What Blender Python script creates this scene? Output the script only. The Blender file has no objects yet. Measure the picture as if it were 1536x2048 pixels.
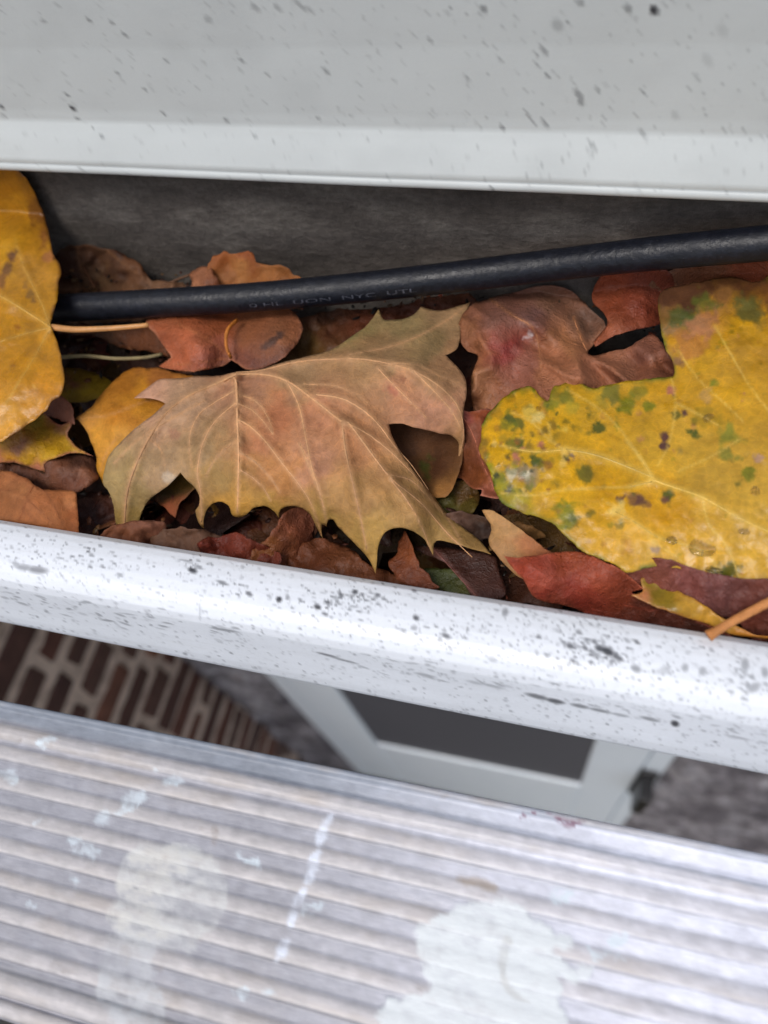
import bpy, math, random
import numpy as np
from mathutils import Matrix, Vector
from mathutils.geometry import delaunay_2d_cdt

random.seed(4)
rng = np.random.default_rng(4)
scene = bpy.context.scene
col = scene.collection

# ------------------------------------------------------------------ camera
F, CX, CY = 1539.0, 768.0, 1024.0          # photo is 1536 x 2048
CAM = np.array([0.0, 0.0, 0.25])            # gutter lip is the z = 0 level
nrm = lambda v: v / np.linalg.norm(v)
_up = nrm(np.array([-282.0, 876.0, 1539.0]))
_X = np.array([7000.0, -1000.0, 1539.0]); _X = nrm(_X - _up * _X.dot(_up))
R = np.array([_X, np.cross(_up, _X), _up])

cam = bpy.data.cameras.new("camera")
cam.sensor_fit = 'VERTICAL'; cam.sensor_height = 34.6
cam.lens = F / 2048 * 34.6
cam.clip_start = 0.01; cam.clip_end = 500
cam.dof.use_dof = True; cam.dof.focus_distance = 0.31; cam.dof.aperture_fstop = 6.0
co = bpy.data.objects.new("camera", cam); col.objects.link(co)
M4 = Matrix([list(R[0]) + [CAM[0]], list(R[1]) + [CAM[1]], list(R[2]) + [CAM[2]], [0, 0, 0, 1]])
co.matrix_world = M4
scene.camera = co

# ------------------------------------------------------------------ light
SUN_EL, SUN_AZ = math.radians(64), math.radians(200)   # azimuth: 180 = from -Y (outside), turned a little to the left
w = bpy.data.worlds.new("World"); scene.world = w; w.use_nodes = True
nt = w.node_tree; nt.nodes.clear()
sky = nt.nodes.new('ShaderNodeTexSky'); sky.sky_type = 'NISHITA'; sky.sun_disc = False
sky.sun_elevation = SUN_EL; sky.sun_rotation = SUN_AZ
sky.dust_density = 3.0; sky.air_density = 1.0; sky.ozone_density = 1.0
hs = nt.nodes.new('ShaderNodeHueSaturation'); hs.inputs['Saturation'].default_value = 0.72
bg = nt.nodes.new('ShaderNodeBackground'); bg.inputs[1].default_value = 0.135
wo = nt.nodes.new('ShaderNodeOutputWorld')
nt.links.new(sky.outputs[0], hs.inputs['Color']); nt.links.new(hs.outputs[0], bg.inputs[0]); nt.links.new(bg.outputs[0], wo.inputs[0])
sun = bpy.data.lights.new("sun", 'SUN'); sun.energy = 1.25; sun.angle = math.radians(22); sun.color = (1, 0.97, 0.93)
so = bpy.data.objects.new("sun", sun); col.objects.link(so)
sd = Vector((math.sin(SUN_AZ) * math.cos(SUN_EL), math.cos(SUN_AZ) * math.cos(SUN_EL), math.sin(SUN_EL)))
so.rotation_euler = sd.to_track_quat('Z', 'Y').to_euler()
scene.view_settings.view_transform = 'Standard'; scene.view_settings.look = 'None'
scene.view_settings.exposure = 0.27; scene.view_settings.gamma = 1

# ------------------------------------------------------------------ maths helpers
def proj(P):
    c = (np.atleast_2d(P) - CAM) @ R
    return np.stack([CX - c[:, 0] / c[:, 2] * F, CY + c[:, 1] / c[:, 2] * F], 1)
def rays(p):
    p = np.atleast_2d(np.asarray(p, float))
    c = np.stack([(p[:, 0] - CX) / F, -(p[:, 1] - CY) / F, -np.ones(len(p))], 1)
    return c @ R.T
def at_z(p, z):
    d = rays(p); t = (np.asarray(z) - CAM[2]) / d[:, 2]
    return CAM + d * t[:, None]
def at_y(p, y):
    d = rays(p); return CAM + d * (y / d[:, 1])[:, None]
def _hash(i, j, s):
    v = np.sin(i * 127.1 + j * 311.7 + s * 74.7) * 43758.5453
    return v - np.floor(v)
def vnoise(x, y, s=0):
    i, j = np.floor(x), np.floor(y); u, v = x - i, y - j
    u = u * u * (3 - 2 * u); v = v * v * (3 - 2 * v)
    a, b, c, d = _hash(i, j, s), _hash(i + 1, j, s), _hash(i, j + 1, s), _hash(i + 1, j + 1, s)
    return (a * (1 - u) + b * u) * (1 - v) + (c * (1 - u) + d * u) * v
def fbm(x, y, s=0, o=4):
    t = 0; a = 0.5
    for k in range(o):
        t = t + a * (vnoise(x, y, s + k * 7) * 2 - 1); x = x * 2.03 + 11.3; y = y * 2.03 + 5.1; a *= 0.5
    return t
def lin(c):
    c = np.asarray(c, float) / 255
    return np.where(c <= 0.04045, c / 12.92, ((c + 0.055) / 1.055) ** 2.4)
def tps(ctrl):
    P = np.array([(c[0], c[1]) for c in ctrl], float) / 100; z = np.array([c[2] for c in ctrl], float)
    n = len(P)
    if n < 3: return lambda q: np.full(len(q), z.mean())
    d = np.linalg.norm(P[:, None] - P[None], axis=2)
    K = np.where(d > 0, d * d * np.log(d + 1e-12), 0) + np.eye(n) * 0.05
    A = np.zeros((n + 3, n + 3)); A[:n, :n] = K; A[:n, n] = 1; A[:n, n + 1:] = P; A[n, :n] = 1; A[n + 1:, :n] = P.T
    s = np.linalg.lstsq(A, np.concatenate([z, [0, 0, 0]]), rcond=None)[0]
    def f(q):
        q = np.asarray(q, float) / 100
        r = np.linalg.norm(q[:, None] - P[None], axis=2)
        return (np.where(r > 0, r * r * np.log(r + 1e-12), 0)) @ s[:n] + s[n] + q @ s[n + 1:]
    return f
def idw(q, pts, vals, p=3.0):
    d = np.linalg.norm(q[:, None] - pts[None], axis=2) + 1.0
    wt = d ** -p; wt /= wt.sum(1)[:, None]
    return wt @ vals
def smooth_curve(pts, closed=True, step=5.0):
    n = len(pts); P = np.array([(p[0], p[1]) for p in pts], float)
    sh = [len(p) > 2 and p[2] for p in pts]
    T = np.zeros_like(P)
    for i in range(n):
        if sh[i]: continue
        a = P[i - 1] if (closed or i > 0) else P[i]; b = P[(i + 1) % n] if (closed or i < n - 1) else P[i]
        T[i] = (b - a) * 0.5
    out = []
    for i in range(n if closed else n - 1):
        j = (i + 1) % n; L = np.linalg.norm(P[j] - P[i]); k = max(1, int(L / step))
        t0, t1 = T[i], T[j]
        for nm in (0, 1):
            t = (t0, t1)[nm]; l = np.linalg.norm(t)
            if l > L and l > 0:
                if nm == 0: t0 = t * L / l
                else: t1 = t * L / l
        for s in range(k):
            u = s / k
            out.append((2 * u**3 - 3 * u**2 + 1) * P[i] + (u**3 - 2 * u**2 + u) * t0 + (-2 * u**3 + 3 * u**2) * P[j] + (u**3 - u**2) * t1)
    if not closed: out.append(P[-1])
    return np.array(out)
def inside(q, poly):
    x, y = q[:, 0], q[:, 1]; r = np.zeros(len(q), bool); n = len(poly)
    for i in range(n):
        x0, y0 = poly[i]; x1, y1 = poly[i - 1]
        c = ((y0 > y) != (y1 > y))
        with np.errstate(divide='ignore', invalid='ignore'):
            r ^= c & (x < (x1 - x0) * (y - y0) / (y1 - y0 + 1e-12) + x0)
    return r
def seg_dist(q, line):
    """distance to polyline and parameter 0..1 along it"""
    best = np.full(len(q), 1e9); par = np.zeros(len(q)); n = len(line) - 1
    for i in range(n):
        a, b = line[i], line[i + 1]; ab = b - a
        t = np.clip(((q - a) @ ab) / (ab @ ab + 1e-9), 0, 1)
        d = np.linalg.norm(q - (a + t[:, None] * ab), axis=1)
        m = d < best; best[m] = d[m]; par[m] = (i + t[m]) / n
    return best, par

# ------------------------------------------------------------------ object helpers
def tag(o, label=None, cat=None, group=None, kind=None):
    if label: o['label'] = label
    if cat: o['category'] = cat
    if group: o['group'] = group
    if kind: o['kind'] = kind
    return o
def make(name, V, Fc, mat, parent=None, colr=None, smooth=True, origin=None, mask=None):
    V = np.asarray(V, float)
    if parent is not None: o3 = np.array(parent.location)
    elif origin is not None: o3 = np.array(origin, float)
    else: o3 = np.array([(V[:, 0].min() + V[:, 0].max()) / 2, (V[:, 1].min() + V[:, 1].max()) / 2, V[:, 2].min()])
    me = bpy.data.meshes.new(name)
    me.from_pydata((V - o3).tolist(), [], [list(map(int, f)) for f in Fc])
    if smooth: me.polygons.foreach_set('use_smooth', [True] * len(me.polygons))
    if colr is not None:
        a = me.color_attributes.new('Col', 'FLOAT_COLOR', 'POINT')
        c = np.ones((len(V), 4)); c[:, :3] = colr; a.data.foreach_set('color', c.ravel())
    if mask is not None:
        a = me.attributes.new('mask', 'FLOAT', 'POINT'); a.data.foreach_set('value', np.asarray(mask, float))
    me.materials.append(mat); me.update()
    o = bpy.data.objects.new(name, me); col.objects.link(o)
    if parent is not None: o.parent = parent
    else: o.location = o3
    return o
def empty(name, loc):
    o = bpy.data.objects.new(name, None); col.objects.link(o); o.location = loc; o.empty_display_size = 0.02
    return o
def box(x0, x1, y0, y1, z0, z1):
    V = [(x, y, z) for x in (x0, x1) for y in (y0, y1) for z in (z0, z1)]
    return V, [(0, 1, 3, 2), (4, 6, 7, 5), (0, 4, 5, 1), (2, 3, 7, 6), (0, 2, 6, 4), (1, 5, 7, 3)]
def boxes(lst):
    V, Fc = [], []
    for b in lst:
        v, f = box(*b); n = len(V); V += v; Fc += [tuple(i + n for i in q) for q in f]
    return V, Fc
def bevel(o, wd, seg=2):
    m = o.modifiers.new('bevel', 'BEVEL'); m.width = wd; m.segments = seg; m.limit_method = 'ANGLE'; m.angle_limit = math.radians(40)
    return o
def grid_faces(nu, nv, closed=False):
    i, j = np.meshgrid(np.arange(nu - 1), np.arange(nv if closed else nv - 1), indexing='ij')
    a = i * nv + j; b = i * nv + (j + 1) % nv
    return np.stack([a, b, b + nv, a + nv], -1).reshape(-1, 4)
def tube(P, r, n=8, caps=True):
    P = np.asarray(P, float); r = np.broadcast_to(np.asarray(r, float), (len(P),))
    T = np.gradient(P, axis=0); T /= np.linalg.norm(T, axis=1)[:, None] + 1e-12
    N = np.cross(T, [0, 0, 1.0]); N /= np.linalg.norm(N, axis=1)[:, None] + 1e-9; B = np.cross(T, N)
    a = np.linspace(0, 2 * np.pi, n, endpoint=False)
    V = P[:, None] + r[:, None, None] * (np.cos(a)[None, :, None] * N[:, None] + np.sin(a)[None, :, None] * B[:, None])
    Fc = [tuple(f) for f in grid_faces(len(P), n, True)]
    if caps: Fc += [tuple(range(n - 1, -1, -1)), tuple((len(P) - 1) * n + k for k in range(n))]
    return V.reshape(-1, 3), Fc

# ------------------------------------------------------------------ material helpers
class Mat:
    def __init__(s, name):
        s.m = bpy.data.materials.new(name); s.m.use_nodes = True; s.t = s.m.node_tree; s.N = s.t.nodes; s.p = s.N['Principled BSDF']; s.out = s.N['Material Output']
        s.tc = s.N.new('ShaderNodeTexCoord').outputs['Object']
    def L(s, a, b): s.t.links.new(a, b)
    def new(s, k, **kw):
        n = s.N.new(k)
        for a, b in kw.items(): setattr(n, a, b)
        return n
    def mapping(s, scale=(1, 1, 1), rot=(0, 0, 0)):
        n = s.new('ShaderNodeMapping'); n.inputs['Scale'].default_value = scale; n.inputs['Rotation'].default_value = rot; s.L(s.tc, n.inputs[0]); return n.outputs[0]
    def noise(s, scale, detail=5, rough=0.55, vec=None):
        n = s.new('ShaderNodeTexNoise'); n.inputs['Scale'].default_value = scale; n.inputs['Detail'].default_value = detail; n.inputs['Roughness'].default_value = rough
        s.L(vec if vec is not None else s.tc, n.inputs['Vector']); return n.outputs['Fac']
    def ramp(s, fac, stops):
        n = s.new('ShaderNodeValToRGB'); e = n.color_ramp.elements
        while len(e) < len(stops): e.new(0.5)
        for i, (p, c) in enumerate(stops):
            e[i].position = p; e[i].color = (*c, 1) if len(c) == 3 else c
        s.L(fac, n.inputs[0]); return n.outputs[0]
    def fr(s, fac, a, b, lo=0.0, hi=1.0):
        n = s.new('ShaderNodeMapRange'); n.inputs[1].default_value = a; n.inputs[2].default_value = b; n.inputs[3].default_value = lo; n.inputs[4].default_value = hi; s.L(fac, n.inputs[0]); return n.outputs[0]
    def mix(s, fac, a, b, blend='MIX'):
        n = s.new('ShaderNodeMix', data_type='RGBA', blend_type=blend)
        for v, k in ((fac, 0), (a, 6), (b, 7)):
            if hasattr(v, 'is_linked') or hasattr(v, 'links'): s.L(v, n.inputs[k])
            else: n.inputs[k].default_value = v if k == 0 else (*v, 1)
        return n.outputs[2]
    def bump(s, h, strength=0.3, dist=0.001, prev=None):
        n = s.new('ShaderNodeBump'); n.inputs['Strength'].default_value = strength; n.inputs['Distance'].default_value = dist; s.L(h, n.inputs['Height'])
        if prev is not None: s.L(prev, n.inputs['Normal'])
        return n.outputs[0]
    def attr(s, name):
        n = s.new('ShaderNodeAttribute'); n.attribute_name = name; return n
    def set(s, color=None, rough=None, normal=None, **kw):
        for v, k in ((color, 'Base Color'), (rough, 'Roughness'), (normal, 'Normal')):
            if v is None: continue
            if hasattr(v, 'links'): s.L(v, s.p.inputs[k])
            elif k == 'Base Color': s.p.inputs[k].default_value = (*v, 1)
            else: s.p.inputs[k].default_value = v
        for k, v in kw.items(): s.p.inputs[k.replace('_', ' ')].default_value = v
        return s.m

def leaf_material(name, rough, rvar, spec, trans, bumps=0.5):
    m = Mat(name)
    c = m.attr('Col').outputs['Color']
    n1 = m.noise(90, 6, 0.65); n2 = m.noise(420, 4, 0.6)
    c = m.mix(1.0, c, m.ramp(n1, [(0.25, (0.72, 0.70, 0.66)), (0.5, (1, 1, 1)), (0.75, (1.22, 1.2, 1.12))]), 'MULTIPLY')
    c = m.mix(0.55, c, m.ramp(n2, [(0.3, (0.8, 0.76, 0.7)), (0.55, (1.08, 1.08, 1.08))]), 'MULTIPLY')
    v = m.new('ShaderNodeTexVoronoi', feature='DISTANCE_TO_EDGE'); v.inputs['Scale'].default_value = 320
    wv = m.new('ShaderNodeVectorMath', operation='MULTIPLY_ADD')
    nc = m.new('ShaderNodeTexNoise'); nc.inputs['Scale'].default_value = 200; m.L(m.tc, nc.inputs['Vector'])
    m.L(nc.outputs['Color'], wv.inputs[0]); wv.inputs[1].default_value = (0.004,) * 3; m.L(m.tc, wv.inputs[2]); m.L(wv.outputs[0], v.inputs['Vector'])
    net = m.fr(v.outputs['Distance'], 0.0, 0.09, 1, 0)
    c = m.mix(m.fr(net, 0, 1, 0, 0.26), c, m.mix(1.0, c, (1.5, 1.35, 1.1), 'MULTIPLY'))
    b = m.bump(net, bumps * 0.45, 0.0004)
    b = m.bump(n1, bumps, 0.002, b); b = m.bump(n2, bumps, 0.0006, b)
    r = m.fr(m.noise(60, 4), 0.3, 0.7, rough - rvar, rough + rvar)
    m.set(c, r, b); m.p.inputs['Specular IOR Level'].default_value = spec
    tr = m.new('ShaderNodeBsdfTranslucent'); m.L(m.mix(1.0, c, (1.0, 0.75, 0.45), 'MULTIPLY'), tr.inputs[0]); m.L(b, tr.inputs['Normal'])
    mx = m.new('ShaderNodeMixShader'); mx.inputs[0].default_value = trans
    m.L(m.p.outputs[0], mx.inputs[1]); m.L(tr.outputs[0], mx.inputs[2]); m.L(mx.outputs[0], m.out.inputs[0])
    return m.m
DRY = leaf_material('dry leaf', 0.62, 0.08, 0.22, 0.14)
WET = leaf_material('wet leaf', 0.48, 0.12, 0.32, 0.12, 0.9)
YEL = leaf_material('wet yellow leaf', 0.34, 0.12, 0.4, 0.14, 0.22)

def painted_white(name, base, rough=0.38):
    m = Mat(name)
    d = m.attr('mask').outputs['Fac']
    n = m.noise(14, 6, 0.6); f = m.noise(700, 3, 0.6)
    c = m.ramp(n, [(0.3, tuple(0.93 * b for b in base)), (0.65, base)])
    c = m.mix(m.fr(f, 0.35, 0.7, 0.0, 0.10), c, (0.45, 0.46, 0.46))
    mp = m.mapping((3, 60, 60)); sc = m.noise(8, 6, 0.7, mp)
    c = m.mix(m.fr(sc, 0.55, 0.8, 0, 0.25), c, (0.5, 0.5, 0.48))
    c = m.mix(d, c, (0.022, 0.022, 0.028))
    b = m.bump(f, 0.12, 0.0004); b = m.bump(n, 0.2, 0.002, b); b = m.bump(d, 0.25, 0.0005, b)
    r = m.fr(n, 0.3, 0.7, rough - 0.06, rough + 0.1)
    return m.set(c, r, b)
WHITE = painted_white('weathered white paint on gutter', (0.76, 0.79, 0.83))
FASC = painted_white('weathered white paint on fascia', (0.53, 0.56, 0.55), 0.42)

# ------------------------------------------------------------------ specks (dirt) baked as albedo on the real surface
def specks(q, items):
    """items: (x, y, long, short, angle_deg, strength) in photo pixels of the surface point"""
    m = np.zeros(len(q))
    order = np.argsort(q[:, 0]); xs = q[order, 0]
    for (x, y, a, b, ang, s) in items:
        lo, hi = np.searchsorted(xs, (x - a * 2.2, x + a * 2.2))
        idx = order[lo:hi]
        if len(idx) == 0: continue
        d = q[idx] - (x, y); th = math.radians(ang); c, sn = math.cos(th), math.sin(th)
        u = (d[:, 0] * c + d[:, 1] * sn) / a; v = (-d[:, 0] * sn + d[:, 1] * c) / b
        k = s * np.clip(1.25 - (u * u + v * v), 0, 1) ** 0.8
        m[idx] = np.maximum(m[idx], k)
    return m
def extrude_profile(prof, xs, skew=0.0, x0=0.0):
    """prof: (y, z) list; swept along X; skew = dy/dx"""
    prof = np.asarray(prof, float); xs = np.asarray(xs, float)
    V = np.zeros((len(xs), len(prof), 3)); V[:, :, 0] = xs[:, None]; V[:, :, 1] = prof[None, :, 0] + (xs[:, None] - x0) * skew; V[:, :, 2] = prof[None, :, 1]
    return V.reshape(-1, 3), grid_faces(len(xs), len(prof))
def resample(prof, step):
    prof = np.asarray(prof, float); out = []
    for a, b in zip(prof[:-1], prof[1:]):
        k = max(1, int(np.linalg.norm(b - a) / step)); out += [a + (b - a) * i / k for i in range(k)]
    out.append(prof[-1]); return np.array(out)
def pyz(py, z, px=768): p = at_z([(px, py)], [z])[0]; return (p[1], z)

XS = np.concatenate([np.linspace(-1.6, -0.5, 45, endpoint=False), np.arange(-0.5, 0.16, 0.0006), np.linspace(0.16, 1.4, 50)])

# ================================================================== STRUCTURE
GZ = -2.53; YF = 0.42; XR = -0.85
# ground
m = Mat('mossy ground')
n = m.noise(6, 8, 0.65); n2 = m.noise(60, 6, 0.6)
c = m.ramp(n, [(0.3, (0.035, 0.03, 0.02)), (0.5, (0.07, 0.065, 0.03)), (0.62, (0.10, 0.07, 0.05)), (0.75, (0.13, 0.12, 0.11))])
c = m.mix(0.6, c, m.ramp(n2, [(0.3, (0.5, 0.5, 0.5)), (0.7, (1.4, 1.4, 1.4))]), 'MULTIPLY')
GROUND = m.set(c, 0.85, m.bump(n2, 0.8, 0.02))
gx = np.concatenate([[-200, -30, -8], np.linspace(-2, 2, 81), [8, 30, 200]]); gy = np.concatenate([[-200, -30, -8], np.linspace(-2, 1, 61), [8, 30, 200]])
A, B = np.meshgrid(gx, gy, indexing='ij'); Z = GZ + 0.012 * fbm(A * 9, B * 9, 3)
tag(make('ground', np.stack([A.ravel(), B.ravel(), Z.ravel()], 1), grid_faces(len(gx), len(gy)), GROUND, origin=(0, 0, GZ)), kind='structure')

# brick return wall, real bricks over a mortar core
def brick_mat():
    m = Mat('old brick')
    c = m.attr('Col').outputs['Color']
    n = m.noise(30, 7, 0.65); n2 = m.noise(160, 5, 0.6)
    c = m.mix(1.0, c, m.ramp(n, [(0.3, (0.65, 0.62, 0.62)), (0.6, (1.1, 1.05, 1.0)), (0.8, (1.9, 1.8, 1.7))]), 'MULTIPLY')
    return m.set(c, 0.85, m.bump(n2, 0.5, 0.003, m.bump(n, 0.6, 0.008)))
def mortar_mat():
    m = Mat('sandy mortar'); n = m.noise(25, 7, 0.6); n2 = m.noise(220, 4, 0.6)
    return m.set(m.ramp(n, [(0.3, (0.42, 0.30, 0.23)), (0.55, (0.80, 0.61, 0.48)), (0.8, (0.88, 0.70, 0.56))]), 0.9, m.bump(n2, 0.5, 0.003, m.bump(n, 0.5, 0.008)))
WTOP = -0.135
t = empty('brick_wall', (XR - 0.12, -0.3, GZ)); tag(t, 'dark brown brick side wall with wide pale mortar joints, deep below the gutter on the left', 'brick wall')
PITCH = 0.083; BV, BF, BC = [], [], []
rr = random.Random(8)
k = 0
while GZ + k * PITCH < WTOP - 0.06:
    z0 = GZ + 0.01 + k * PITCH; y = -1.6 - (0.11 if k % 2 else 0) + rr.uniform(-.015, .015)
    while y < YF - 0.02:
        L = rr.choice([0.2, 0.2, 0.1, 0.205]); y1 = min(y + L, YF - 0.004)
        if y1 - y > 0.02:
            j = [rr.uniform(-.004, .004) for _ in range(5)]
            v, f = box(XR - 0.10, XR + 0.002 + j[4] * .7, y + j[0], y1 + j[1], z0 + 0.006 + j[2], z0 + 0.058 + j[3])
            # irregular corners
            v = [(a + (rr.uniform(-.002, .002) if a > XR - .05 else 0), b + rr.uniform(-.003, .003), c + rr.uniform(-.003, .003)) for a, b, c in v]
            nb = len(BV); BV += v; BF += [tuple(i + nb for i in q) for q in f]
            cc = rr.choice([(0.15, 0.062, 0.044), (0.11, 0.052, 0.040), (0.19, 0.080, 0.052), (0.10, 0.048, 0.038), (0.13, 0.066, 0.050)])
            if rr.random() < 0.10: cc = (0.24, 0.08, 0.035)
            BC += [cc] * 8
        y += L + 0.026
    k += 1
o = make('bricks', BV, BF, brick_mat(), t, np.array(BC), smooth=False); bevel(o, 0.006, 3)
ys = np.linspace(-1.62, YF - 0.003, 260); zs = np.linspace(GZ - 0.02, WTOP, 300)
A, B = np.meshgrid(ys, zs, indexing='ij'); XX = XR - 0.004 + 0.005 * fbm(A * 18, B * 30, 5)
V = np.stack([XX.ravel(), A.ravel(), B.ravel()], 1); Fc = grid_faces(len(ys), len(zs))
v2, f2 = box(XR - 0.22, XR - 0.02, -1.62, YF - 0.003, GZ - 0.02, WTOP)
n0 = len(V)
make('mortar', np.concatenate([V, v2]), [tuple(f) for f in Fc] + [tuple(i + n0 for i in f) for f in f2], mortar_mat(), t)

# rough stone facade with door opening
m = Mat('rough grey stone')
n = m.noise(9, 8, 0.65); n2 = m.noise(70, 6, 0.65)
c = m.ramp(n, [(0.32, (0.05, 0.045, 0.052)), (0.44, (0.14, 0.125, 0.135)), (0.55, (0.26, 0.24, 0.25)), (0.62, (0.42, 0.40, 0.42)), (0.72, (0.26, 0.19, 0.15))])
c = m.mix(0.8, c, m.ramp(n2, [(0.3, (0.55, 0.55, 0.55)), (0.5, (1, 1, 1)), (0.7, (1.6, 1.6, 1.65))]), 'MULTIPLY')
STONE = m.set(c, 0.85, m.bump(n2, 0.7, 0.01, m.bump(n, 0.8, 0.03)))
DX0, DX1, DZ1 = -0.640, 0.25, -0.40
t = empty('stone_wall', (0, YF, GZ)); tag(t, 'rough dark grey stone house wall around the white door under the gutter', 'stone wall')
def rough_panel(x0, x1, z0, z1, seed):
    nx = max(2, int((x1 - x0) / 0.012)); nz = max(2, int((z1 - z0) / 0.012))
    A, B = np.meshgrid(np.linspace(x0, x1, nx), np.linspace(z0, z1, nz), indexing='ij')
    e = np.clip(np.minimum(A - x0, x1 - A) / 0.02, 0, 1)
    st = np.abs(fbm(A * 5 + seed, B * 9, 9, 3)); Y = YF - 0.002 - e * (0.022 * np.clip(0.6 - 2.2 * (0.3 - st).clip(0), 0, 1) + 0.012 * fbm(A * 40, B * 40, 2) + 0.008)
    return np.stack([A.ravel(), Y.ravel(), B.ravel()], 1), grid_faces(nx, nz)
VV, FF = [], []
for a in ((XR + 0.001, DX0, GZ - .02, WTOP, 1), (DX1, 2.2, GZ - .02, WTOP, 4), (DX0, DX1, DZ1, WTOP, 7)):
    v, f = rough_panel(*a); nb = sum(map(len, VV)); VV.append(v); FF += [tuple(i + nb for i in q) for q in f]
make('stone_face', np.concatenate(VV), FF, STONE, t)
V, Fc = boxes([(XR - .22, DX0, YF, YF + .3, GZ - .02, WTOP), (DX1, 2.2, YF, YF + .3, GZ - .02, WTOP), (DX0, DX1, YF + .0, YF + .3, DZ1, WTOP)])
make('wall_core', V, Fc, STONE, t, smooth=False)

# door
m = Mat('white door paint'); n = m.noise(12, 5); DOORM = m.set(m.ramp(n, [(0.3, (0.82, 0.89, 0.95)), (0.7, (0.86, 0.92, 0.97))]), 0.35, m.bump(n, 0.1, 0.003))
m = Mat('dark door glass'); GLASS = m.set((0.10, 0.10, 0.115), 0.5, None)
m = Mat('black metal'); BLACKM = m.set((0.012, 0.012, 0.014), 0.4, m.bump(m.noise(200, 3), 0.1, 0.001))
t = empty('door', ((DX0 + DX1) / 2, YF, GZ)); tag(t, 'white framed door with a dark glass pane seen far below the gutter', 'door')
yd = YF + 0.0
V, Fc = boxes([(DX0 + .002, DX0 + .045, yd - .013, yd + .08, GZ + .01, DZ1 - .002), (DX1 - .045, DX1 - .002, yd - .013, yd + .08, GZ + .01, DZ1 - .002), (DX0 + .045, DX1 - .045, yd - .013, yd + .08, DZ1 - .05, DZ1 - .002)])
bevel(make('door_frame', V, Fc, DOORM, t, smooth=False), 0.004)
gx0, gx1, gz0 = -0.47, 0.088, -1.92
V, Fc = boxes([(DX0 + .049, gx0, yd - .015, yd + .04, GZ + .03, DZ1 - .055), (gx1, DX1 - .049, yd - .015, yd + .04, GZ + .03, DZ1 - .055), (gx0, gx1, yd - .015, yd + .04, GZ + .03, gz0), (gx0, gx1, yd - .015, yd + .04, DZ1 - .2, DZ1 - .055)])
lf = make('door_leaf', V, Fc, DOORM, t, smooth=False); bevel(lf, 0.005)
V, Fc = box(gx0 - .001, gx1 + .001, yd - .008, yd + .002, gz0 - .001, DZ1 - .199)
make('glass_pane', V, Fc, GLASS, t, smooth=False)
V, Fc = boxes([(0.205, 0.232, yd - .075, yd - .016, -1.80, -1.62), (0.198, 0.240, yd - .024, yd - .0151, -1.84, -1.58)])
bevel(make('handle', V, Fc, BLACKM, t, smooth=False), 0.006)

# soffit + roof
m = Mat('aged soffit board'); SOFF = m.set((0.3, 0.3, 0.29), 0.7, m.bump(m.noise(40), 0.3, 0.003))
V, Fc = box(-2.4, 2.2, 0.285, 0.75, -0.133, -0.115)
tag(make('soffit', V, Fc, SOFF, smooth=False), kind='structure')
m = Mat('grey roof covering'); n = m.noise(8); ROOF = m.set(m.ramp(n, [(0.3, (0.08, 0.08, 0.085)), (0.7, (0.14, 0.14, 0.14))]), 0.85, m.bump(m.noise(60), 0.5, 0.01))
V = [(x, y, z) for x in (-2.4, 2.2) for (y, z) in ((0.262, 0.262), (3.0, 1.5), (3.0, 1.44), (0.262, 0.235))]
Fc = [(0, 1, 2, 3), (7, 6, 5, 4), (0, 4, 5, 1), (1, 5, 6, 2), (2, 6, 7, 3), (3, 7, 4, 0)]
tag(make('roof', V, Fc, ROOF, smooth=False), 'sloping grey roof above the white fascia board', 'roof', kind='structure')

# ================================================================== FASCIA
FZ = 0.042                                        # height of its bottom edge
yb = pyz(368, FZ)[0]; yc = pyz(272, FZ + 0.0165)[0]
fp = [(yc + 0.006, 0.24), (yc + 0.004, FZ + 0.05), (yc + 0.0022, FZ + 0.024), (yc + 0.0015, FZ + 0.0190), (yc + 0.0004, FZ + 0.0170)]
for u in np.linspace(0.05, 0.88, 8): fp.append((yc + (yb - yc) * u, FZ + 0.0160 - 0.0148 * u ** 1.1))
for a in np.linspace(70, -80, 8): fp.append((yb + 0.0022 - 0.0022 * math.cos(math.radians(a)) * 1.0, FZ - 0.0005 + 0.0022 * math.sin(math.radians(a)) + 0.0005))
fp += [(yb + 0.010, FZ - 0.003), (0.300, FZ - 0.002), (0.300, 0.24), (yc + 0.006, 0.24)]
fprof = resample(fp, 0.0009 * 1.2)
xs = np.concatenate([np.linspace(-2.4, -0.6, 30, endpoint=False), np.arange(-0.6, 0.2, 0.0011), np.linspace(0.2, 2.2, 40)])
V, Fc = extrude_profile(fprof, xs, skew=-0.035, x0=-0.10)
V[:, 1] += 0.0006 * fbm(V[:, 0] * 9, V[:, 2] * 9, 1)
q = proj(V); items = []
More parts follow.
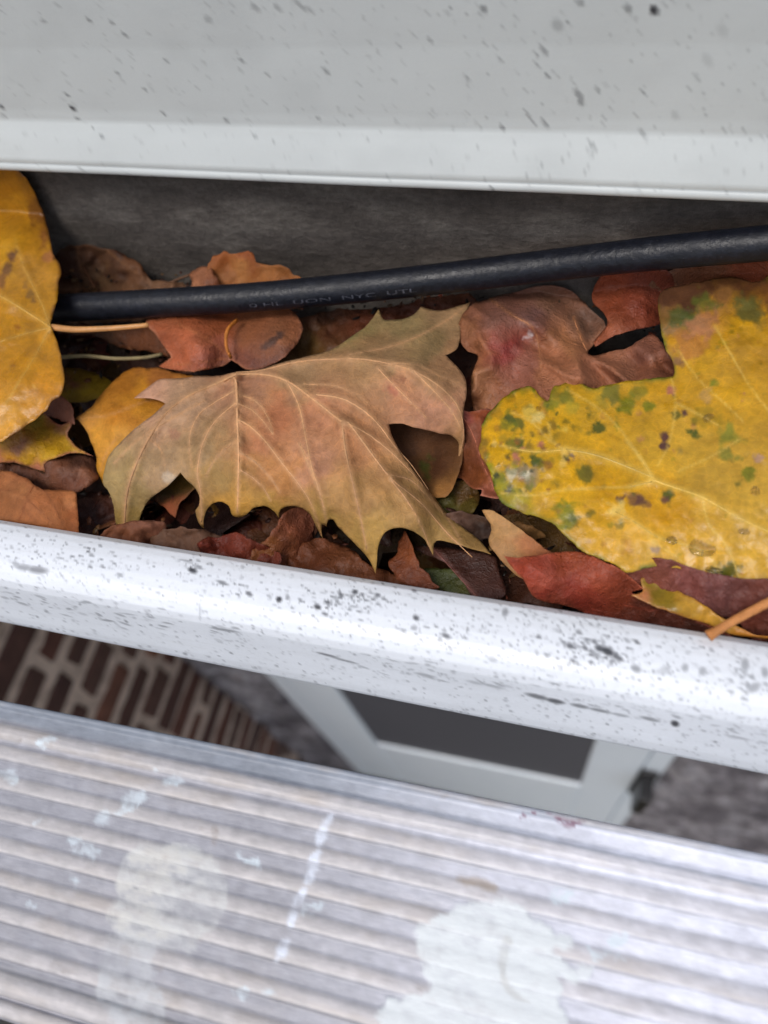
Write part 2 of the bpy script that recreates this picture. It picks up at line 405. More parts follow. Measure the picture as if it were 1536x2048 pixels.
for (x, y, a, b, s) in [(145, 216, 9, 4, .95), (134, 190, 8, 3, .6), (155, 237, 8, 3, .6), (178, 40, 9, 4, .45), (250, 69, 10, 3.5, .5), (416, 38, 10, 7, .3), (87, 42, 8, 4, .35), (224, 45, 8, 4, .4), (3, 213, 8, 4, .7), (188, 258, 7, 3, .5), (202, 271, 7, 3, .45), (327, 227, 8, 3, .55), (452, 240, 8, 3.5, .5), (483, 120, 9, 3.5, .45), (652, 142, 11, 4, .5), (235, 146, 8, 3, .4), (332, 121, 8, 3, .4), (290, 179, 7, 3, .4), (636, 236, 8, 3, .4), (967, 18, 10, 8, .55), (1162, 6, 9, 8, .45), (1256, 17, 12, 9, .5), (1308, 20, 12, 10, 1.0), (1115, 50, 15, 12, .3), (1088, 100, 16, 5, .45), (1074, 129, 10, 4, .4), (1095, 151, 10, 4, .5), (1158, 190, 17, 7, .5), (1162, 205, 10, 6, .5), (1196, 180, 10, 4, .4), (1060, 235, 24, 3, .45), (1090, 246, 15, 4, .5), (1005, 255, 9, 4, .55), (934, 155, 9, 4, .4), (1184, 290, 16, 5, .4), (1180, 305, 12, 4, .25), (1285, 266, 14, 5, .35), (1394, 155, 14, 5, .25), (1415, 120, 18, 10, .15), (1445, 60, 16, 12, .15), (1350, 230, 12, 8, .18), (510, 14, 14, 6, .35), (555, 15, 12, 5, .35), (600, 10, 22, 5, .35), (620, 20, 12, 4, .35), (1000, 118, 10, 4, .35), (860, 80, 9, 4, .35), (1032, 312, 8, 3, .3), (510, 273, 8, 3, .35), (550, 286, 9, 3, .3), (1540, 275, 9, 4, .3)]:
    items.append((x, y, a, b, 33 + x * 0.018, s))
for _ in range(820):
    x = rng.uniform(-100, 1640); y = rng.uniform(-60, 385); s = rng.uniform(0.03, 0.22) * (1.3 if x > 700 else 0.9); a = rng.uniform(3, 11)
    if rng.random() < 0.06: s *= 1.9
    items.append((x, y, a, rng.uniform(1.0, 2.2) if a < 8 else 2.6, rng.normal(34 + x * 0.018, 5), s))
vis = (q[:, 1] < 420) & (q[:, 0] > -200) & (q[:, 0] < 1740) & (V[:, 1] < yc + 0.03)
dm = np.zeros(len(V)); dm[vis] = specks(q[vis], items)
dm = np.clip(dm + 0.10 * np.clip(fbm(V[:, 0] * 40, V[:, 2] * 60 + V[:, 1] * 60, 6), 0, 1), 0, 1)
tag(make('fascia_board', V, Fc, FASC, mask=dm), 'wide off white painted fascia board with rounded bottom edge above the leaves', 'fascia board')

# ================================================================== GUTTER
gut = empty('gutter', (-0.1, 0.15, -0.12)); tag(gut, 'white painted gutter with dark speckled rounded front lip, full of fallen leaves', 'gutter')
yi = pyz(1163, 0.0)[0]
lp = [(yi + 0.006, -0.108), (yi + 0.0045, -0.06), (yi + 0.0035, -0.012), (yi + 0.0022, -0.005), pyz(1170, -0.0010), pyz(1185, 0.0004), pyz(1205, 0.0012), pyz(1230, 0.0014), pyz(1255, 0.0009), pyz(1278, -0.0006), pyz(1298, -0.0033), pyz(1313, -0.0075), pyz(1325, -0.0125), pyz(1342, -0.020), pyz(1362, -0.0285), pyz(1380, -0.036), pyz(1392, -0.042), (pyz(1397, -0.045)[0] + 0.0005, -0.0455)]
yl = lp[-1][0]
lp += [(yl + 0.003, -0.050), (yl + 0.009, -0.0525), (yl + 0.020, -0.054), (yl + 0.026, -0.062), (yl + 0.030, -0.112), (0.24, -0.118), (0.285, -0.118)]
lprof = resample(lp, 0.0007)
V, Fc = extrude_profile(lprof, XS, skew=-0.012, x0=-0.08)
V[:, 2] += 0.0005 * fbm(V[:, 0] * 14, V[:, 1] * 14, 1)
q = proj(V); items = []
def mid(x): return 1042 + x * 0.163                   # inner edge of the lip in the photo
def cl(x, y, n, rx, ry, a=(2, 6), s=(.3, .8)):
    for _ in range(n):
        aa = rng.uniform(*a); items.append((x + rng.normal(0, rx), y + rng.normal(0, ry) + 0, aa * 1.15, aa * rng.uniform(.3, .65), rng.normal(28, 8), rng.uniform(*s)))
items += [(48, 1135, 20, 7, 6, .6), (75, 1140, 24, 8, 8, .7), (32, 1128, 10, 5, 20, .5), (385, 1141, 11, 6, 20, .95), (398, 1134, 9, 4, 30, .6), (372, 1122, 16, 3, 12, .5), (445, 1166, 14, 4, 20, .7), (498, 1188, 9, 5, 30, .8), (558, 1199, 7, 7, 0, .98), (575, 1196, 5, 4, 0, .6), (710, 1184, 7, 6, 0, .9), (635, 1214, 9, 6, 30, .95), (655, 1205, 8, 4, 20, .85), (682, 1190, 7, 4, 20, .8), (650, 1228, 8, 4, 25, .8), (450, 1260, 32, 2.5, 9, .6), (655, 1310, 26, 2.5, 14, .7), (690, 1321, 30, 2.2, 14, .6), (240, 1150, 8, 4, 20, .5), (255, 1228, 20, 1.5, 8, .35), (400, 1225, 2.5, 20, 0, .3),
          (1075, 1393, 28, 5, 14, .75), (1110, 1402, 22, 5, 12, .85), (1160, 1412, 22, 4, 12, .7), (1200, 1421, 26, 3.5, 12, .65), (1240, 1430, 20, 3, 12, .5), (1300, 1438, 22, 4, 14, .6), (1350, 1447, 10, 7, 20, .95), (985, 1372, 26, 3, 13, .4), (950, 1365, 20, 3, 13, .35), (850, 1350, 24, 3, 12, .45), (1475, 1475, 30, 2.5, 12, .4)]
items += [(1215, 1303, 18, 9, 28, .95), (1200, 1297, 13, 8, 25, .9), (1235, 1315, 16, 6, 30, .85), (1272, 1338, 12, 8, 30, .6), (1190, 1310, 14, 7, 20, .6), (1182, 1325, 5, 5, 0, .8), (1140, 1292, 10, 7, 30, .8), (1010, 1225, 7, 10, 10, .55), (892, 1272, 11, 6, 30, .75), (832, 1236, 8, 6, 40, .85), (828, 1256, 8, 6, 0, .5), (1405, 1343, 9, 10, 0, .5), (1370, 1336, 8, 9, 0, .5), (1490, 1330, 9, 16, 0, .5), (1508, 1375, 16, 10, -30, .5), (1530, 1345, 8, 12, 0, .5), (1330, 1340, 14, 10, -20, .3), (985, 1318, 12, 6, 20, .35)]
cl(400, 1130, 14, 14, 7); cl(690, 1205, 85, 52, 20, (2, 6)); cl(160, 1115, 36, 50, 16); cl(30, 1090, 26, 30, 18, (2, 5), (.2, .6)); cl(480, 1180, 14, 40, 10)
cl(1195, 1302, 70, 50, 18, (2, 8), (.3, .85)); cl(890, 1265, 34, 45, 14, (2, 6)); cl(1080, 1320, 50, 90, 22, (2, 5), (.15, .5)); cl(1400, 1345, 40, 90, 30, (3, 8), (.15, .5)); cl(1100, 1240, 60, 80, 16, (2, 6), (.15, .55)); cl(1490, 1370, 30, 30, 25, (3, 8), (.2, .6))
cl(690, 1205, 120, 70, 26, (1.5, 3.5), (.2, .7)); cl(1200, 1310, 160, 90, 34, (1.5, 4), (.2, .7)); cl(380, 1150, 60, 60, 24, (1.5, 3.5), (.2, .6)); cl(950, 1270, 90, 80, 26, (1.5, 3.5), (.2, .65)); cl(100, 1120, 60, 70, 20, (1.5, 3.5), (.2, .6)); cl(1420, 1360, 80, 80, 34, (1.5, 4), (.2, .6))
for x0, x1, n in ((0, 500, 60), (700, 1536, 70)):      # dark water line at the front shoulder
    for _ in range(n):
        x = rng.uniform(x0, x1); items.append((x, 1185 + x * 0.185 + rng.normal(0, 12), rng.uniform(3, 16), rng.uniform(1, 2.6), rng.normal(14, 6), rng.uniform(.15, .55)))
for _ in range(2600):
    x = rng.uniform(-100, 1640); y = mid(x) + rng.uniform(0, 1) ** 0.9 * 260; a = rng.uniform(2, 5.5)
    items.append((x, y, a, a * rng.uniform(.3, .6), rng.normal(26, 8), rng.uniform(.04, .45) * (1.4 if rng.random() < .12 else .8)))
vis = (q[:, 1] > 1000) & (q[:, 1] < 1650) & (q[:, 0] > -200) & (q[:, 0] < 1740) & (V[:, 2] > -0.0455) & (V[:, 1] < yi + 0.003)
dm = np.zeros(len(V)); dm[vis] = specks(q[vis], items)
lipo = make('front_lip', V, Fc, WHITE, gut, mask=dm); lipo['label'] = 'white rounded front edge dotted with black mould'
m = Mat('dark gutter lining'); n = m.noise(26, 10, 0.78, m.mapping((0.6, 1, 1.5))); n2 = m.noise(260, 6, 0.7)
c = m.ramp(n, [(0.3, (0.034, 0.027, 0.022)), (0.5, (0.085, 0.071, 0.060)), (0.7, (0.17, 0.15, 0.128))])
c = m.mix(0.5, c, m.ramp(n2, [(0.35, (0.5, 0.48, 0.46)), (0.65, (1.4, 1.4, 1.4))]), 'MULTIPLY')
LINING = m.set(c, 0.75, m.bump(n2, 0.4, 0.002, m.bump(n, 0.6, 0.006)))
ybk = 0.272
def backlim(P, off):
    y = ybk - 0.035 * (P[:, 0] + 0.10) - off
    t = np.where(P[:, 1] > y, y / np.maximum(P[:, 1], 1e-3), 1.0)      # lean on the back wall along the line of sight
    return CAM + (P - CAM) * t[:, None]
bp = resample([(0.2865, -0.118), (0.2865, 0.036), (ybk + .004, 0.036), (ybk, -0.02), (ybk - .006, -0.06), (0.24, -0.108), (0.16, -0.112), (yi + 0.008, -0.106)], 0.006)
V, Fc = extrude_profile(bp, np.arange(-1.6, 1.4, 0.006), skew=-0.035, x0=-0.10)
V[:, 1] += 0.0028 * fbm(V[:, 0] * 22, V[:, 2] * 26, 12)
make('back_wall', V, Fc, LINING, gut)

# ================================================================== CABLE
m = Mat('black rubber cable')
d = m.attr('mask').outputs['Fac']
n = m.noise(300, 4); c = m.mix(m.fr(n, 0.45, 0.75, 0, 0.5), (0.006, 0.007, 0.011), (0.016, 0.018, 0.028)); sp_ = m.noise(1400, 2, 0.5); c = m.mix(m.fr(sp_, 0.68, 0.76, 0, 0.3), c, (0.10, 0.105, 0.12))
m.p.inputs['Specular IOR Level'].default_value = 0.3
CABLE = m.set(c, m.fr(m.noise(90, 5), 0.3, 0.7, 0.28, 0.5), m.bump(m.fr(sp_, 0.6, 0.75), 0.25, 0.0004, m.bump(n, 0.5, 0.0008)))
cpx = [(-260, 640, -.016), (-60, 628, -.010), (110, 617, -.0045), (300, 607, -.002), (500, 595, -.001), (700, 577, .001), (900, 555, .003), (1100, 531, .006), (1300, 508, .008), (1536, 486, .009), (1800, 462, .009), (2100, 440, .008)]
cp = smooth_curve([(c[0], c[1]) for c in cpx], False, 8); ct = np.interp(cp[:, 0], [c[0] for c in cpx], [c[2] for c in cpx])
P = at_z(cp, ct); P = backlim(P, 0.0112); PV = P.copy()
d0, d1 = P[0] - P[6], P[-1] - P[-7]
L0 = np.array([P[0] + np.array([-0.05 * k, 0.0004 * k, -0.0008 * k]) for k in range(24, 0, -1)]); L1 = np.array([P[-1] + np.array([0.05 * k, -0.00175 * k, -0.0002 * k]) for k in range(1, 25)])
P = np.vstack([L0, P, L1])      # the cable runs on along the gutter both ways
V, Fc = tube(P, 0.0067, 48)
q = proj(V)
mk = np.zeros(len(V))
cabo = empty('cable', tuple(P[len(P) // 2])); tag(cabo, 'thick black rubber cable lying across the leaves along the back of the gutter', 'cable')
ex = P[[0, -1]]
make('sheath', V, Fc, CABLE, cabo, mask=mk)
# worn printed lettering, wrapped on the sheath
def cable_print(txt, px0, px1):
    """letters as thin strokes set along the cable"""
    cu = bpy.data.curves.new('print', 'FONT'); cu.body = txt; cu.size = 1.0; cu.extrude = 0
    ob = bpy.data.objects.new('print', cu); col.objects.link(ob)
    bpy.context.view_layer.update()
    me = bpy.data.meshes.new_from_object(ob.evaluated_get(bpy.context.evaluated_depsgraph_get()))
    v = np.array([x.co[:] for x in me.vertices]); f = [tuple(p.vertices) for p in me.polygons]
    bpy.data.objects.remove(ob); bpy.data.meshes.remove(me); bpy.data.curves.remove(cu)
    Lw = v[:, 0].max(); pr = proj(PV)
    xx = px0 + v[:, 0] / Lw * (px1 - px0)
    C3 = np.stack([np.interp(xx, pr[:, 0], PV[:, i]) for i in range(3)], 1)
    T = np.stack([np.interp(xx + 6, pr[:, 0], PV[:, i]) for i in range(3)], 1) - C3; T /= np.linalg.norm(T, axis=1)[:, None]
    tocam = CAM - C3; tocam -= T * (tocam * T).sum(1)[:, None]; tocam /= np.linalg.norm(tocam, axis=1)[:, None]
    side = np.cross(tocam, T); side *= np.where(side[:, 1:2] > 0, 1, -1)
    ang = -0.72 + (v[:, 1]) * 0.42
    return C3 + 0.00678 * (np.cos(ang)[:, None] * tocam + np.sin(ang)[:, None] * side), f
m = Mat('worn grey print'); PRT = m.set(m.ramp(m.noise(900, 3), [(0.4, (0.02, 0.02, 0.025)), (0.68, (0.09, 0.095, 0.12))]), 0.5, None)
V, Fc = cable_print("0 HL  UON  NYC  UTL", 505, 835)
make('lettering', V, Fc, PRT, cabo, smooth=False)

# ================================================================== LADDER TREAD
TZ = -0.04
ye = pyz(1556, TZ)[0]
prof = [(ye + 0.0005, TZ - 0.028), (ye + 0.0005, TZ - 0.004), (ye, TZ - 0.0012), (ye - 0.0006, TZ - 0.0006), (ye - 0.0016, TZ - 0.0008), (ye - 0.003, TZ - 0.0032), (ye - 0.0075, TZ - 0.0036), (ye - 0.009, TZ - 0.0018), (ye - 0.010, TZ - 0.0004), (ye - 0.0125, TZ), (ye - 0.0138, TZ - 0.0012), (ye - 0.0150, TZ - 0.0028)]
y = ye - 0.0172; ridges = []
for k in range(7):
    ridges.append((y, y - 0.0048))
    prof += [(y + 0.0008, TZ - 0.0026), (y, TZ - 0.0018), (y - 0.0012, TZ - 0.0013), (y - 0.0028, TZ - 0.0011), (y - 0.0042, TZ - 0.0013), (y - 0.0048, TZ - 0.0020), (y - 0.0051, TZ - 0.0028), (y - 0.0060, TZ - 0.0026)]
    y -= 0.0107
y += 0.0028; yr = y
for a in np.linspace(0, 180, 9): prof.append((y - 0.0035 + 0.0035 * math.cos(math.radians(a)), TZ - 0.0022 + 0.0034 * math.sin(math.radians(a))))
prof += [(y - 0.0078, TZ - 0.0032), (y - 0.0086, TZ - 0.001), (y - 0.0102, TZ - 0.0004), (y - 0.0125, TZ - 0.0012), (y - 0.0138, TZ - 0.004), (y - 0.014, TZ - 0.028), (ye + 0.0005, TZ - 0.028)]
yn = y - 0.014
lpr = resample(prof, 0.0007)
xs = np.concatenate([[-0.40], np.arange(-0.30, 0.16, 0.0008), [0.26]])
V, Fc = extrude_profile(lpr, xs, skew=0.010, x0=-0.07)
V[:, 2] += 0.0004 * fbm(V[:, 0] * 30, V[:, 1] * 60, 4) * (V[:, 2] > TZ - 0.01) + 0.00010 * fbm(V[:, 0] * 220, V[:, 1] * 220, 14) * (V[:, 2] > TZ - 0.01)
q = proj(V)
top = V[:, 2] > TZ - 0.006
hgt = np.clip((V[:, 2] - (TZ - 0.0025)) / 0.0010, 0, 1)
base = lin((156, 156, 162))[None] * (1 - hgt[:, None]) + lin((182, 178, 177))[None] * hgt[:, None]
bandm = np.clip((V[:, 1] - (ye - 0.0095)) / 0.0015, 0, 1)[:, None]
base = base * (1 - bandm) + lin((130, 136, 145))[None] * bandm
n1 = fbm(V[:, 0] * 60, V[:, 1] * 160, 21, 5); n2 = fbm(V[:, 0] * 260, V[:, 1] * 420, 22, 4); n3 = fbm(V[:, 0] * 12, V[:, 1] * 40, 23, 3)
rb = np.clip((q[:, 0] - 560) / 800, 0, 1)[:, None] * (1.7 - 0.9 * hgt[:, None])      # metal sheen painted into the colour, flats brighten to the right
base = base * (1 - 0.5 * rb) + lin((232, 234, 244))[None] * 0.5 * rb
base = base * (1 + 0.14 * n1 + 0.20 * n2)[:, None]
# tan grime that clings to the ridges
gr = np.clip((n1 + n3 * 0.8) * 1.6 + 0.15, 0, 1) * (0.25 + 0.75 * hgt)
base = base * (1 - 0.5 * gr[:, None]) + lin((160, 149, 138))[None] * 0.5 * gr[:, None]
crev = np.zeros(len(V))
for (a, b) in ridges: crev = np.maximum(crev, np.exp(-((V[:, 1] - (b - 0.0004)) / 0.0006) ** 2))
yy = V[:, 1] - (V[:, 0] + 0.07) * 0.010
crev = np.zeros(len(V))
for (a, b) in ridges: crev = np.maximum(crev, np.maximum(np.exp(-((yy - (b - 0.0004)) / 0.0004) ** 2), 0.35 * np.exp(-((yy - (a + 0.0003)) / 0.0004) ** 2)))
base *= (1 - 0.5 * crev * np.clip(0.6 + n1, 0.2, 1))[:, None]                              # shadow line along each ridge darkened into the colour
def blot(poly, seed, rag=9, soft=5):
    """polygon paint splash with ragged edge -> mask"""
    P2 = smooth_curve(poly, True, 8); qq = q + np.stack([fbm(q[:, 0] / 26, q[:, 1] / 26, seed), fbm(q[:, 0] / 26, q[:, 1] / 26, seed + 3)], 1) * rag * 2
    lo, hi = P2.min(0) - 30, P2.max(0) + 30
    idx = np.where((qq > lo).all(1) & (qq < hi).all(1) & top)[0]; m_ = np.zeros(len(q))
    if len(idx):
        ins = inside(qq[idx], P2); d, _ = seg_dist(qq[idx], np.vstack([P2, P2[:1]])); m_[idx] = np.clip(0.5 + np.where(ins, d, -d) / (2 * soft), 0, 1)
    return m_
paint = np.zeros(len(V)); pcol = np.tile(lin((214, 222, 226)), (len(V), 1))
def lay(mask, c, s=1.0):
    global base, paint
    mk = (mask * s * np.clip(0.85 + 0.3 * hgt + 1.0 * n1 - 0.3 * crev, 0.4, 1))[:, None] if s < 0.9 else (mask * s)[:, None]; base = base * (1 - mk) + lin(c)[None] * mk; paint = np.maximum(paint, mask * s)
W1 = blot([(835, 1850), (880, 1825), (925, 1805), (990, 1800), (1040, 1808), (1075, 1838), (1110, 1870), (1145, 1885), (1140, 1905), (1110, 1900), (1125, 1925), (1190, 1935), (1175, 1960), (1120, 1958), (1125, 2000), (1128, 2080), (960, 2100), (760, 2100), (770, 2010), (850, 1990), (860, 1975), (845, 1940), (838, 1900)], 31)
lay(W1 * np.clip(1.0 + 0.5 * n2 - 0.35 * crev, 0, 1), (216, 221, 221), 0.95)
lay(blot([(1010, 1870), (1025, 1880), (1012, 1930), (1020, 1970), (1050, 2000), (1060, 2006), (1035, 2002), (1005, 1970), (998, 1920)], 35, 3, 3), (186, 186, 182), 0.6)
W2 = blot([(262, 1705), (300, 1690), (380, 1690), (430, 1712), (448, 1760), (450, 1820), (430, 1860), (400, 1880), (385, 1905), (330, 1900), (260, 1890), (215, 1840), (235, 1790), (240, 1740)], 32, 8)
spk = np.clip(0.80 + 0.9 * n2, 0.3, 1)
lay(W2 * spk, (202, 203, 200), 0.89)
W3 = blot([(215, 1880), (290, 1870), (320, 1900), (300, 1960), (330, 2000), (320, 2060), (230, 2060), (190, 1990), (205, 1930)], 33, 9)
lay(W3 * spk, (192, 194, 195), 0.85)
lay(W2 * np.clip(n1 * 2 + n2 * 2, 0, 1), (192, 184, 170), 0.25)
for i, (x, y, a, b) in enumerate([(92, 1487, 14, 9), (335, 1555, 26, 11), (205, 1636, 28, 14), (262, 1600, 30, 16), (245, 1618, 22, 12), (150, 1690, 18, 12), (180, 1700, 20, 10), (65, 1640, 10, 7), (155, 1766, 10, 10), (485, 1985, 16, 13), (537, 1978, 9, 7), (620, 1822, 20, 11), (505, 1715, 26, 12), (15, 1550, 14, 10), (1210, 1905, 30, 11), (1235, 1885, 14, 20), (1115, 1792, 26, 8), (60, 1820, 12, 6)]):
    lay(blot([(x + a * math.cos(t_), y + b * math.sin(t_)) for t_ in np.linspace(0, 6.28, 9)[:-1]], 40 + i, 13, 4) * np.clip(.85 + n2, 0, 1), (208, 219, 224), 0.88)
for i, (x0, y0, x1, y1) in enumerate([(660, 1628, 650, 1648), (652, 1655, 640, 1690), (638, 1700, 626, 1735), (624, 1738, 612, 1765), (606, 1775, 596, 1810), (588, 1825, 580, 1852), (570, 1880, 560, 1918)]):
    lay(blot([(x0 - 8, y0), (x0 + 9, y0), (x1 + 8, y1), (x1 - 9, y1)], 60 + i, 5, 4) * np.clip(.9 + n2, 0, 1), (220, 226, 236), 0.88)
lay(blot([(1045, 1628), (1075, 1620), (1110, 1632), (1175, 1648), (1165, 1656), (1110, 1650), (1060, 1640)], 70, 8, 3) * np.clip(n2 * 4 + .6, 0, 1), (110, 60, 80), 0.8)
lay(blot([(915, 1755), (930, 1750), (1000, 1772), (990, 1785)], 71, 5, 4), (160, 140, 115), 0.6)
for i, (x, y, a, b) in enumerate([(250, 1905, 14, 26), (320, 1925, 14, 20), (390, 1880, 16, 7), (395, 1650, 12, 18), (425, 1670, 8, 22), (130, 1935, 30, 12), (28, 1480, 14, 6), (120, 1512, 8, 6), (80, 1560, 8, 6), (100, 1830, 9, 5), (845, 1975, 12, 6), (880, 1590, 20, 5)]):
    lay(blot([(x + a * math.cos(t_), y + b * math.sin(t_)) for t_ in np.linspace(0, 6.28, 9)[:-1]], 80 + i, 6, 3) * np.clip(.3 + 1.6 * n2, 0, 1), (130, 118, 108), 0.5)
zf = TZ - 0.0022; V[:, 2] = np.where(top, zf + (V[:, 2] - zf) * 0.62, V[:, 2])
big = np.clip(np.maximum(W1, 0.35 * W2), 0, 1); V[:, 2] = np.where(top, V[:, 2] * (1 - 0.55 * big) + 0.55 * big * (TZ - 0.0016) + 0.0001 * big, V[:, 2])      # dried paint lies in the grooves
m = Mat('worn aluminium tread')
c = m.attr('Col').outputs['Color']; pm = m.attr('mask').outputs['Fac']
n = m.noise(500, 4, 0.6); mp = m.mapping((40, 160, 160)); st = m.noise(5, 6, 0.6, mp)
c = m.mix(0.6, c, m.ramp(st, [(0.3, (0.88, 0.88, 0.9)), (0.7, (1.1, 1.1, 1.1))]), 'MULTIPLY')
ALU = m.set(c, m.fr(pm, 0, 1, 0.55, 0.7), m.bump(n, 0.15, 0.0005, m.bump(st, 0.12, 0.0008)))
mm = m.new('ShaderNodeMath', operation='MULTIPLY_ADD'); m.L(pm, mm.inputs[0]); mm.inputs[1].default_value = -0.15; mm.inputs[2].default_value = 0.15; m.L(mm.outputs[0], m.p.inputs['Metallic'])
lad = empty('ladder', (-0.07, -0.7, GZ)); tag(lad, 'aluminium ladder with a ribbed top tread splashed with white paint, in the foreground', 'ladder')
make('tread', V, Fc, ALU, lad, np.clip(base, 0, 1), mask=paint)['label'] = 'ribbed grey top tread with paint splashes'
m = Mat('bare aluminium'); BARE = m.set((0.5, 0.5, 0.52), 0.4, m.bump(m.noise(300), 0.2, 0.001), Metallic=0.8)
for sx in (-0.43, 0.26):
    V = []; 
    for (y0, z) in ((-0.01, TZ + 0.0), (-0.70, GZ)):
        for (dx, dy) in ((0, -0.035), (0.028, -0.035), (0.028, 0.035), (0, 0.035)): V.append((sx + dx, y0 + dy, z))
    make('stile', V, [(0, 1, 5, 4), (1, 2, 6, 5), (2, 3, 7, 6), (3, 0, 4, 7), (3, 2, 1, 0), (4, 5, 6, 7)], BARE, lad, smooth=False)

# ================================================================== LEAVES
TR = {'A': (200, 640, 3.072), 'B': (600, 560, 3.072), 'D': (900, 560, 2.415), 'E': (0, 480, 3.84), 'G': (0, 800, 3.84), 'H': (400, 500, 2.56), 'S': (0, 0, 1)}
def tr(k, pts):
    ox, oy, s = TR[k]; out = []
    for p in pts: out.append((ox + p[0] / s, oy + p[1] / s) + tuple(p[2:]))
    return out
GROUP = 'fallen leaves lying in the gutter'
GAIN = 0.90
def clampw(P):
    lo = yi + 0.0065 - (P[:, 0] + 0.08) * 0.012
    m_ = P[:, 2] < 0.001
    P[:, 1] = np.where(m_, np.maximum(P[:, 1], lo), P[:, 1])
    return backlim(P, 0.0045)
def build_blade(outline, ctrl, colors, veins=(), step=7, wrinkle=0.0012, wscale=45, seed=0, spots=(), vcol=None, emboss=0.0010, lines=(), ridge=14, edge=None, wob=1.6, crumple=0, vw=0.8, tint=(1, 1, 1)):
    out = smooth_curve(outline, True, step)
    wn = np.stack([fbm(out[:, 0] / 14, out[:, 1] / 14, seed + 50, 3), fbm(out[:, 0] / 14, out[:, 1] / 14, seed + 53, 3)], 1) * wob * 1.6
    out = out + wn
    lo, hi = out.min(0), out.max(0)
    gx_, gy_ = np.meshgrid(np.arange(lo[0], hi[0], step), np.arange(lo[1], hi[1], step * 0.87)); gx_[1::2] += step / 2
    g = np.stack([gx_.ravel(), gy_.ravel()], 1) + rng.uniform(-.15, .15, (gx_.size, 2)) * step
    g = g[inside(g, out)]
    d, _ = seg_dist(g, np.vstack([out, out[:1]])); g = g[d > step * 0.5]
    n = len(out)
    vs = [Vector(p) for p in (np.vstack([out, g]) / 100).tolist()]
    r = delaunay_2d_cdt(vs, [(i, (i + 1) % n) for i in range(n)], [], 1, 1e-6)
    Q = np.array([v[:] for v in r[0]]) * 100; tri = [tuple(t_) for t_ in r[2]]
    hf = tps(ctrl)
    vl = [(smooth_curve(v[0], False, 12), v[1], v[2]) for v in veins]
    def height(qq):
        z = hf(qq) + wrinkle * fbm(qq[:, 0] / wscale, qq[:, 1] / wscale, seed, 4) + 0.0005 * fbm(qq[:, 0] / 24, qq[:, 1] / 24, seed + 2, 2)
        if crumple:
            u_ = qq[:, 0] * 0.8 + qq[:, 1] * 0.6; v_ = -qq[:, 0] * 0.6 + qq[:, 1] * 0.8
            z = z + crumple * (0.2 - np.abs(fbm(u_ / 130, v_ / 60, seed + 9, 2)))
        for (ln, w0, w1) in vl:
            dd, pp = seg_dist(qq, ln); z = z + emboss * (1 - 0.6 * pp) * np.exp(-(dd / ridge) ** 2) * min(1, w0 / 5)
        return z
    zz = height(Q)
    pts = np.array([(c[0], c[1]) for c in colors], float); vals = lin(np.array([c[2] for c in colors])) * np.array(tint)  # low leaves get a dark tint that puts the surrounding shade into their colour
    wq = Q + np.stack([fbm(Q[:, 0] / 40, Q[:, 1] / 40, seed + 20), fbm(Q[:, 0] / 40, Q[:, 1] / 40, seed + 24)], 1) * 40
    C = idw(wq, pts, vals) if len(pts) > 1 else np.tile(vals[0], (len(Q), 1))
    C = C * (1 + 0.22 * fbm(Q[:, 0] / 30, Q[:, 1] / 22, seed + 30, 4))[:, None]
    if edge is not None:
        de, _ = seg_dist(Q, np.vstack([out, out[:1]])); k = np.exp(-(de / edge[1]) ** 2) * np.clip(.6 + 1.2 * fbm(Q[:, 0] / 35, Q[:, 1] / 35, seed + 33), 0, 1)
        C = C * (1 - k[:, None]) + lin(edge[0])[None] * k[:, None]
    for (x, y, rad, c_, s) in spots:
        d2 = np.linalg.norm(Q - (x, y), axis=1); d2 = d2 * (1 + 0.5 * fbm(Q[:, 0] / 9, Q[:, 1] / 9, seed + 40, 3)) + 1.1 * rad * fbm(Q[:, 0] / (rad * 0.9 + 4), Q[:, 1] / (rad * 0.9 + 4), seed + 41, 3)
        k = (s * np.clip((rad - d2) / (rad * 0.45) , 0, 1))[:, None]; C = C * (1 - k) + lin(c_)[None] * k
    vc = lin(vcol) if vcol is not None else None
    for (ln, w0, w1) in vl:
        dd, pp = seg_dist(Q, ln); wd = w0 + (w1 - w0) * pp
        k = (0.55 * np.exp(-(dd / (wd * 0.9 + 1)) ** 2))[:, None]
        if vc is not None: C = C * (1 - k) + vc[None] * k
    V = clampw(at_z(Q, zz)); tri = tri; Cs = [C]; Vs = [V]; FcS = list(tri); n0 = len(V)
    for (ln, w0, w1) in vl:
        if w0 < 1.2: continue
        P_ = at_z(ln, height(ln) + 0.00010)
        rad = 0.5 * (w0 + (w1 - w0) * np.linspace(0, 1, len(ln))) * 0.00021 * vw
        tv, tf = tube(clampw(P_), rad, 6)
        Vs.append(tv); FcS += [tuple(i + n0 for i in f) for f in tf]; n0 += len(tv)
        cc = vc if vc is not None else vals[0]
        Cs.append(np.tile(cc, (len(tv), 1)) * (1 + 0.15 * rng.standard_normal((1, 1))))
    return np.vstack(Vs), FcS, np.clip(np.vstack(Cs) * GAIN, 0, 0.95), (lambda p: at_z(np.atleast_2d(p), height(np.atleast_2d(np.asarray(p, float)))))
